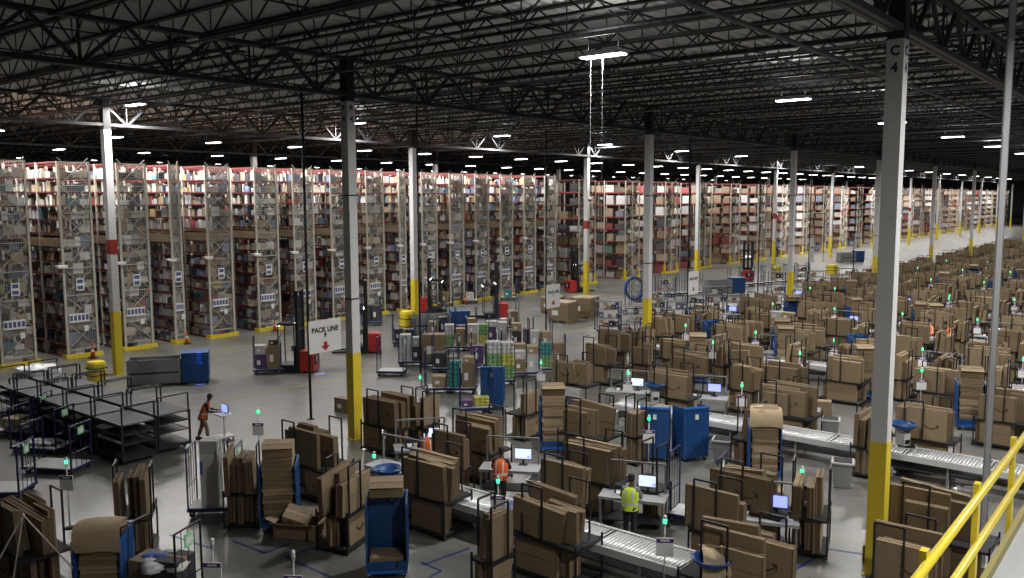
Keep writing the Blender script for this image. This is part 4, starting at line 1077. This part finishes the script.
# order picker trucks
def make_truck():
    r = empty('order_picker_truck'); tag(r, cat='lift truck')
    mb = MB(); mb.box((0, -.75, .62), (1.15, .75, 1.05), 'red', taper=.94); mb.b2((-.4, -1.135, .4), (.4, -1.12, .9), 'black'); mb.b2((-.06, -1.14, .55), (.06, -1.135, .85), 'white'); mb.build('battery_body', r)
    mb = MB(); mb.b2((-.6, -.4, .08), (.6, .5, .3), 'black'); mb.b2((-.55, .5, .06), (-.35, 1.7, .16), 'black'); mb.b2((.35, .5, .06), (.55, 1.7, .16), 'black'); mb.build('chassis', r)
    for s in (-1, 1): mb = MB(); mb.b2((s*.5-.07, -.36, .3), (s*.5+.07, -.2, 4.3), 'black'); mb.b2((s*.36-.05, -.3, .3), (s*.36+.05, -.18, 4.2), 'black_soft'); mb.build('mast_rail', r)
    mb = MB(); 
    for z in (1.0, 2.2, 3.2, 4.2): mb.b2((-.5, -.34, z), (.5, -.24, z+.1), 'black')
    mb.b2((-.1, -.3, .3), (.1, -.24, 4.0), 'black_soft'); mb.build('mast_tie', r)
    mb = MB(); mb.b2((-.58, -.16, .32), (.58, .75, .42), 'black'); mb.b2((-.58, -.16, .42), (.58, -.08, 1.4), 'black'); mb.b2((-.3, -.08, 1.1), (.3, .12, 1.4), 'grey_plastic'); mb.build('operator_platform', r)
    mb = MB()
    for sx in (-1, 1):
        for y in (-.12, .72): mb.bar((sx*.54, y, .42), (sx*.54, y, 2.5), .05, 'black')
    mb.b2((-.58, -.16, 2.5), (.58, .78, 2.56), 'black')
    for i in range(6): mb.b2((-.56+i*.2, -.14, 2.56), (-.5+i*.2, .76, 2.6), 'black_soft')
    mb.build('overhead_guard', r)
    mb = MB(); mb.b2((-.45, .74, 2.42), (.45, .8, 2.48), 'cab_light'); mb.b2((-.45, -.2, 2.6), (.45, -.14, 2.66), 'cab_light'); mb.build('light_bar', r)
    for s in (-1, 1): mb = MB(); mb.b2((s*.3-.06, .75, .32), (s*.3+.06, 1.85, .37), 'steel'); mb.build('fork', r)
    for sx in (-1, 1): mb = MB(); mb.lathe([(.16, -.06), (.16, .06)], 'black_soft', 12, (sx*.45, -.6, .16), axis='x'); mb.build('wheel', r)
    return r
TRK = make_truck()
for px, py, rz, wh in [(296, 371, 2.2, 'nearest, holding a trolley of goods'), (433, 312, -.9, 'behind the second rack-front column'), (493, 318, 2.4, 'before the rack ends in mid floor, the most red'), (577, 292, -.4, 'by the red banded column in mid floor'), (747, 280, .6, 'far off on the right of the aisle'), (362, 352, 2.4, 'half hidden by column B 4')]:
    q = G(px, py); put(TRK, (q.x, q.y, 0), rz, 'red and black order picker truck '+wh)
for px, py in ((320, 374), (200, 384), (560, 325), (537, 309), (521, 330), (370, 318)):
    q = G(px, py); ld = bpy.data.lights.new('truck_spot', 'SPOT'); ld.color = (.15, .25, 1); ld.energy = 1500; ld.spot_size = .22; ld.spot_blend = .5; ld.shadow_soft_size = .02
    lo = bpy.data.objects.new('truck_spot', ld); COL.objects.link(lo); lo.location = (q.x, q.y, 2.6)
# cones
def make_cone():
    r = empty('traffic_cone'); tag(r, cat='cone')
    mb = MB(); mb.b2((-.19, -.19, 0), (.19, .19, .04), 'black_soft'); mb.build('cone_base', r)
    mb = MB(); mb.lathe([(.15, .04), (.03, .8), (.02, .82)], 'cone_orange', 14); mb.build('cone_body', r)
    mb = MB(); mb.lathe([(.103, .36), (.08, .52)], 'reflect', 14, caps=False); mb.v = [(v[0]*1.03, v[1]*1.03, v[2]) for v in mb.v]; mb.build('reflective_band', r)
    return r
CON = make_cone()
for px, py, wh in [(93, 358, 'at the second rack end'), (187, 344, 'at the narrow rack end'), (275, 331, 'behind the near lift truck'), (409, 312, 'beside the second rack-front column'), (465, 304, 'by the trolley before the rack ends'), (514, 298, 'right of the most red truck')]:
    q = G(px, py); put(CON, (q.x, q.y, 0), 0, 'orange traffic cone '+wh)
# hanging signs on poles
def sign(px, py, num, w, h, ztop, label, ptop=13.4, arrow=True):
    q = G(px, py); r = empty('aisle_sign', (q.x, q.y, 0)); tag(r, label, 'sign')
    mb = MB(); mb.bar((0, 0, 0), (0, 0, ptop), .11, 'black', n=8); mb.b2((-.12, -.12, 0), (.12, .12, .02), 'black'); mb.build('sign_pole', r)
    mb = MB(); mb.b2((.06, -.05, ztop-h), (.09, w-.05, ztop), 'white'); sp = mb.build('sign_panel', r)
    for j, (s, z, t) in enumerate((('PACK LINE', ztop-h*.37, w*.172), (num, ztop-h*.53, w*.15))):
        if not s: continue
        cu = bpy.data.curves.new('lettering', 'FONT'); cu.body = s; cu.size = t; cu.align_x = 'CENTER'; cu.extrude = .002; cu.offset = .012
        letter(cu, sp, (.094, w/2-.05, z), (PI/2, 0, PI/2))
    y = w/2-.05; z = ztop-h*.68; s = w*.14
    mb = MB(); mb.prism([(y-s*.4, z), (y+s*.4, z), (y+s*.4, z-s*.7), (y+s, z-s*.7), (y, z-s*1.6), (y-s, z-s*.7), (y-s*.4, z-s*.7)], .09, .096, 'red', axis='x'); mb.build('red_arrow', sp)
sign(311, 419, '9', 1.65, 1.35, 4.05, 'white PACK LINE 9 sign with red arrow on a black pole by column B 4')
sign(546, 335, '7', 1.5, 1.55, 3.3, 'white pack line sign with red arrow on the pole above the pallet cartons')
sign(687, 330, '', 1.4, 1.6, 4.0, 'white pack line sign with red arrow before the yellow column foot')
sign(853, 272, '', 2.2, 1.8, 4.6, 'small far white pack line sign beside the yellow guard')
sign(808, 285, '', 1.2, 2.2, 4.6, 'narrow far white sign beside the blue bin')
for i, (px, py, wh) in enumerate([(757, 318, 'on the aisle right of the wire trolleys'), (421, 400, 'thin, behind the red vest'), (823, 262, 'far off beyond the yellow guard')]):
    q = G(px, py); mb = MB(); mb.bar((0, 0, 0), (0, 0, 13.4), .08, 'black', n=8); mb.b2((-.1, -.1, 0), (.1, .1, .02), 'black'); o = mb.build('cable_pole'); o.location = q
    tag(o, 'tall thin black cable pole reaching the roof '+wh, 'pole')
# strut pole
q = G(981, 566); r = empty('strut_pole', (q.x, q.y, 0), .3); r.scale = (.62, .62, 1); tag(r, 'tall grey slotted strut pole rising to the roof near the yellow handrail', 'pole')
mb = MB(); mb.b2((-.12, -.1, 0), (.12, -.07, 13.6), 'steel'); mb.b2((.09, -.1, 0), (.12, .1, 13.6), 'grey_plastic'); mb.b2((-.12, -.1, 0), (-.09, .1, 13.6), 'grey_plastic'); mb.b2((-.2, -.2, 0), (.2, .2, .02), 'steel'); mb.build('channel', r)
mb = MB()
for i in range(66): mb.b2((.121, -.03, .3+i*.2), (.124, .03, .42+i*.2), 'black')
mb.build('slot', r)
# drum fan
q = G(634, 312); r = empty('drum_fan', (q.x, q.y, 0), .75); r.scale = (.72, .72, .9); tag(r, 'big blue rimmed drum fan standing among the wire trolleys', 'fan')
mb = MB(); n = 28; vs = []
for rr, y in ((.8, -.22), (1.08, -.3), (1.08, .3), (.8, .22)):
    for i in range(n): a = 2*PI*i/n; vs.append((rr*math.cos(a), y, 2.1+rr*math.sin(a)))
mb.add(vs, [(k*n+i, k*n+(i+1) % n, ((k+1) % 4)*n+(i+1) % n, ((k+1) % 4)*n+i) for k in range(4) for i in range(n)], 'blue', smooth=True)
for rr, y in ((.78, -.3), (.86, -.34), (1.06, -.3)): pass
mb.build('drum', r)
mb = MB()
for rr in (.35, .6, .85): 
    p_ = [(rr*math.cos(2*PI*i/20), -.31, 2.1+rr*math.sin(2*PI*i/20)) for i in range(21)]; mb.path(p_, .02, 'steel')
for i in range(12): a = 2*PI*i/12; mb.bar((.12*math.cos(a), -.31, 2.1+.12*math.sin(a)), (1.02*math.cos(a), -.31, 2.1+1.02*math.sin(a)), .018, 'steel')
mb.build('grille', r)
mb = MB(); mb.lathe([(.18, -.28), (.18, .1)], 'grey_light', 12, (0, 0, 2.1), axis='y'); mb.build('motor', r)
for i in range(4):
    mb = MB(); a = i*PI/2+.4; mb.box((.5*math.cos(a), -.05, 2.1+.5*math.sin(a)), (.7, .02, .26), 'grey_light', ry=-a, rx=0); mb.build('blade', r)
mb = MB()
for s in (-1, 1): mb.path([(s*1.08, 0, 2.1), (s*.95, 0, .1)], .07, 'black'); mb.bar((s*.95, -.5, .05), (s*.95, .5, .05), .08, 'black')
mb.bar((-.95, 0, .3), (.95, 0, .3), .07, 'black'); mb.build('stand', r)
# wire shelf trolleys
def make_shelf_cart():
    r = empty('wire_shelf_trolley'); tag(r, cat='trolley'); L, W = 1.7, .7
    for sx in (-1, 1):
        for sy in (-1, 1): mb = MB(); mb.bar((sx*L/2, sy*W/2, .1), (sx*L/2, sy*W/2, 2.05), .045, 'navy'); mb.lathe([(.06, -.02), (.06, .02)], 'black_soft', 8, (sx*L/2, sy*W/2, .06), axis='y'); mb.build('post', r)
    for z in (.25, .85, 1.45, 2.02):
        mb = MB(); mb.b2((-L/2, -W/2, z-.03), (L/2, -W/2+.03, z+.02), 'grey_plastic'); mb.b2((-L/2, W/2-.03, z-.03), (L/2, W/2, z+.02), 'grey_plastic')
        for i in range(16): x = -L/2+L*i/15; mb.b2((x-.012, -W/2, z-.012), (x+.012, W/2, z), 'wire')
        mb.build('wire_shelf', r)
    return r
SC = make_shelf_cart()
sc = [(608, 330, 'first'), (632, 336, 'second'), (655, 318, 'third'), (676, 330, 'fourth'), (695, 322, 'fifth'), (700, 342, 'sixth'), (715, 312, 'seventh'), (735, 322, 'eighth'), (640, 305, 'ninth'), (665, 300, 'tenth'), (775, 312, 'eleventh'), (778, 293, 'twelfth'), (800, 285, 'thirteenth'), (815, 292, 'fourteenth'), (846, 289, 'fifteenth')]
for px, py, nm in sc:
    q = G(px, py); put(SC, (q.x, q.y, 0), rnd.uniform(.5, .9), 'grey wire shelf trolley, %s from the drum fan side' % nm)
    rz = SC.rotation_euler[2]
    B = Matrix.Translation((q.x, q.y, 0)) @ Matrix.Rotation(.7, 4, 'Z')
    for z in (.26, .86, 1.46):
        x = -.6
        while x < .6:
            w_ = rnd.uniform(.18, .4)
            if rnd.random() < .7:
                goods('tote_goods', 'small packed item on the %s wire shelf trolley' % nm, 'box', B @ Vector((x+w_/2, rnd.uniform(-.05, .05), z)), (w_*.95, .42, rnd.uniform(.18, .45)), rnd.choice([BR, TAN, (.4, .4, .4), DK, DK, (.12, .14, .2), (.22, .06, .06), (.05, .08, .22)]), .7, 'items on the %s wire shelf trolley' % nm)
            x += w_+.04
# far blue trolleys lined up along the aisle
for i in range(14):
    q = G(735+i*11, 287-i*.9) if i < 7 else G(640+(i-7)*9, 297-(i-7)*.4); put(TRO, (q.x, q.y, 0), .8, 'blue wire-ended trolley standing in the parked rows beyond the wire shelves', 'parked trolleys beyond the wire shelves')
# white boxes stack
q = G(777, 352)
for z in range(6):
    for i in range(2): goods('white_box', 'white and tan box in the tall stack on the aisle', 'box', (q.x+i*.62, q.y, z*.4), (.6, .6, .395), WH if (z+i) % 2 else TAN, .0, 'boxes in the tall white stack')
# grey bins, loose cartons and paper draped over the carts
def make_bin():
    r = empty('waste_bin'); tag(r, cat='bin')
    mb = MB(); mb.box((0, 0, .4), (.48, .48, .76), 'grey_plastic', taper=1.25); mb.build('bin_body', r)
    mb = MB(); mb.box((0, 0, .8), (.66, .66, .05), 'grey_light'); mb.box((0, 0, .83), (.54, .54, .02), 'black_soft'); mb.build('bin_rim', r)
    return r
WB = make_bin()
for px, py, wh in [(722, 462, 'right of the two closed blue carts'), (842, 486, 'left of column C 4 by the upright sheets'), (830, 440, 'at the conveyor end left of column C 4'), (608, 432, 'behind the rack of the yellow vested packer'), (540, 505, 'behind the foreground paper dispenser'), (480, 470, 'at the bench of the orange vested packer'), (905, 470, 'beside the conveyor right of column C 4')]:
    q = G(px, py); put(WB, (q.x, q.y, 0), .3, 'grey waste bin '+wh)
lc = [(385, 566, 'in front beside the open blue cart', .5), (640, 446, 'before the closed blue carts', .9), (700, 440, 'under the second conveyor edge', .4), (770, 505, 'under the bench behind the foreground rack', .3), (875, 560, 'at the foot of column C 4', .2), (590, 420, 'by the tall folded stack', .7), (530, 425, 'beside the tall folded stack, nearer the screen', .2), (668, 425, 'behind the closed blue carts', .6), (820, 415, 'at the conveyor end by the pale table', .4), (345, 412, 'just left of column B 4', .1), (415, 445, 'by the red vested packer', .5), (960, 470, 'behind the strut pole', .3)]
for px, py, wh, a in lc:
    q = G(px, py); goods('loose_carton', 'loose brown carton on the floor '+wh, 'box', (q.x, q.y, .002), (rnd.uniform(.5, .9), rnd.uniform(.4, .6), rnd.uniform(.35, .7)), BR if rnd.random() < .7 else TAN, a)
def drape(p, rz, z, where):
    mb = MB(); prof = [(.3, 0), (.1, .06), (-.15, .07), (-.33, .02), (-.42, -.12), (-.45, -.34), (-.43, -.5)]; n = len(prof); vs = []
    for x in (-.44, -.15, .16, .44):
        for i, (y, zz) in enumerate(prof): vs.append((x*(1+.03*i), y+.02*math.sin(9*x+i), zz+.02*math.cos(7*x+i)))
    for x in (-.44, -.15, .16, .44):
        for i, (y, zz) in enumerate(prof): vs.append((x*(1+.03*i), y+.02*math.sin(9*x+i)+.004, zz+.02*math.cos(7*x+i)-.008))
    fs = []
    for k in range(3):
        for i in range(n-1):
            a = k*n+i; fs.append((a, a+1, a+n+1, a+n)); fs.append((4*n+a, 4*n+a+n, 4*n+a+n+1, 4*n+a+1))
    mb.add(vs, fs, 'kraft', smooth=True); o = mb.build('kraft_sheet'); o.location = (p[0], p[1], z); o.rotation_euler = (0, 0, rz)
    tag(o, 'sheet of brown kraft paper draped '+where, 'paper')
drape(G(108, 612), .75, .27+FSZ, 'over the blue cart in the lower corner')
drape(G(763, 480), .5, 2.35, 'over the carton on the cart behind the empty trolley')
q = G(735, 556, 1.5); drape((q.x-.25, q.y-.1), .7, 1.62, 'over the blue bowl at the bottom edge')
# floor tape
def tape(a, b, w, m):
    global ci
    a, b = Vector(a), Vector(b); mb = MB(); d = (b-a); mb.bar((a.x, a.y, .002), (b.x, b.y, .002), w, m, h=.004); tag(mb.build('trim_%d' % ci), kind='structure'); ci += 1
tape((-45.6, 4, 0), (-45.6, 150, 0), .12, 'tape_yellow'); tape((-33.6, 19, 0), (-31.8, 110, 0), .12, 'tape_yellow')
for a, b in [((170, 535), (210, 548)), ((233, 541), (265, 553)), ((265, 553), (291, 543)), ((286, 557), (325, 544)), ((286, 557), (330, 577)), ((421, 562), (441, 571)), ((441, 571), (430, 577)), ((423, 565), (470, 548)), ((828, 549), (868, 555)), ((790, 573), (829, 549)), ((480, 440), (505, 432)), ((690, 455), (720, 446))]:
    tape(G(*a), G(*b), .08, 'tape_blue')
# walkway with handrail
r = empty('walkway'); tag(r, 'grey raised walkway deck with yellow toe plate at the lower right', 'walkway')
mb = MB(); mb.b2((-1.6, 3, 4.5), (4, 16, 4.74), 'mezz'); mb.build('deck_plate', r)
mb = MB(); mb.b2((-1.66, 3, 4.5), (-1.6, 16, 4.86), 'toe_yellow'); mb.build('toe_plate', r)
for x in (-1.3, 3.5):
    for y in (3.5, 9.5, 15.5): mb = MB(); mb.b2((x-.1, y-.1, 0), (x+.1, y+.1, 4.5), 'grey_plastic'); mb.build('support_post', r)
r = empty('handrail'); tag(r, 'yellow tubular handrail along the raised walkway', 'handrail')
for nm, z in (('top_rail', 5.86), ('mid_rail', 5.31)): mb = MB(); mb.bar((-1.66, 3.2, z), (-1.66, 15.8, z), .085, 'yellow_rail', n=12); mb.build(nm, r)
for k in range(-1, 4):
    y = 7.75+2.22*k; mb = MB(); mb.b2((-1.73, y-.05, 4.5), (-1.67, y+.05, 5.97), 'yellow_rail'); mb.build('post', r)
# ------------------------------------------------------------------ far pack lines: racks, carts, beacons by the line
jj = 0
for k in range(2, 12):
    yl = 16.95+12.4*k; x = -24.3; j = 0
    while x < -.105*yl+1.0 and j < 8:
        wl = '%s pack line, %s station from aisle' % (ORD[k], ORD[j])
        for s, (dy, rzz, W, D) in enumerate(((-3.6, 0, 1.9, 1.1), (-1.7, A90, 1.2, .9), (2.2, 0, 1.9, 1.1), (4.4, 0, 2.4, 1.2), (6.3, A90, 1.2, .9))):
            if k > 6 and s in (1, 4): continue
            px_, py_ = x+rnd.uniform(-.5, .5)+(1.5 if s in (1, 4) else 0), yl+dy+rnd.uniform(-.25, .25)
            if any(abs(px_-cx_) < 1.6 and abs((py_-CY0+BAY/2) % BAY-BAY/2) < 1.4 for cx_ in CX): px_ += 2.2
            rack((px_, py_), W, D, rzz, 7, 5 if k < 5 else 3, 'in %s, %s row' % (wl, ORD[s]), 1000+jj, lean=.05); jj += 1
        if k < 8:
            beacon((x+2.1, yl+1.1), .5, 'in '+wl)
            if rnd.random() < .75: blue_cart((x+2.6, yl+3.4), rnd.uniform(.3, .9), 'in '+wl, 1 if rnd.random() < .75 else 0, rnd.random() < .6)
            if j % 2 == 0: bench((x-1.2, yl+1.15), .0, 'in '+wl, 1 if rnd.random() < .5 else 2)
        x += 4.1; j += 1
cs = card_stuff.build('flat_cartons'); tag(cs, 'mass of flat brown cartons standing in the farther pack line racks', 'cardboard', kind='stuff')

#@@PART end
# ------------------------------------------------------------------ look
w = bpy.data.worlds.new('world'); S.world = w; w.use_nodes = True
w.node_tree.nodes['Background'].inputs[0].default_value = (.5, .52, .55, 1); w.node_tree.nodes['Background'].inputs[1].default_value = .02
S.view_settings.view_transform = 'Standard'; S.view_settings.look = 'None'; S.view_settings.gamma = 1; S.view_settings.use_curve_mapping = False
S.view_settings.exposure = 0.12
S.cycles.max_bounces = 6; S.cycles.diffuse_bounces = 3; S.cycles.glossy_bounces = 2; S.cycles.transmission_bounces = 2; S.cycles.sample_clamp_indirect = 4
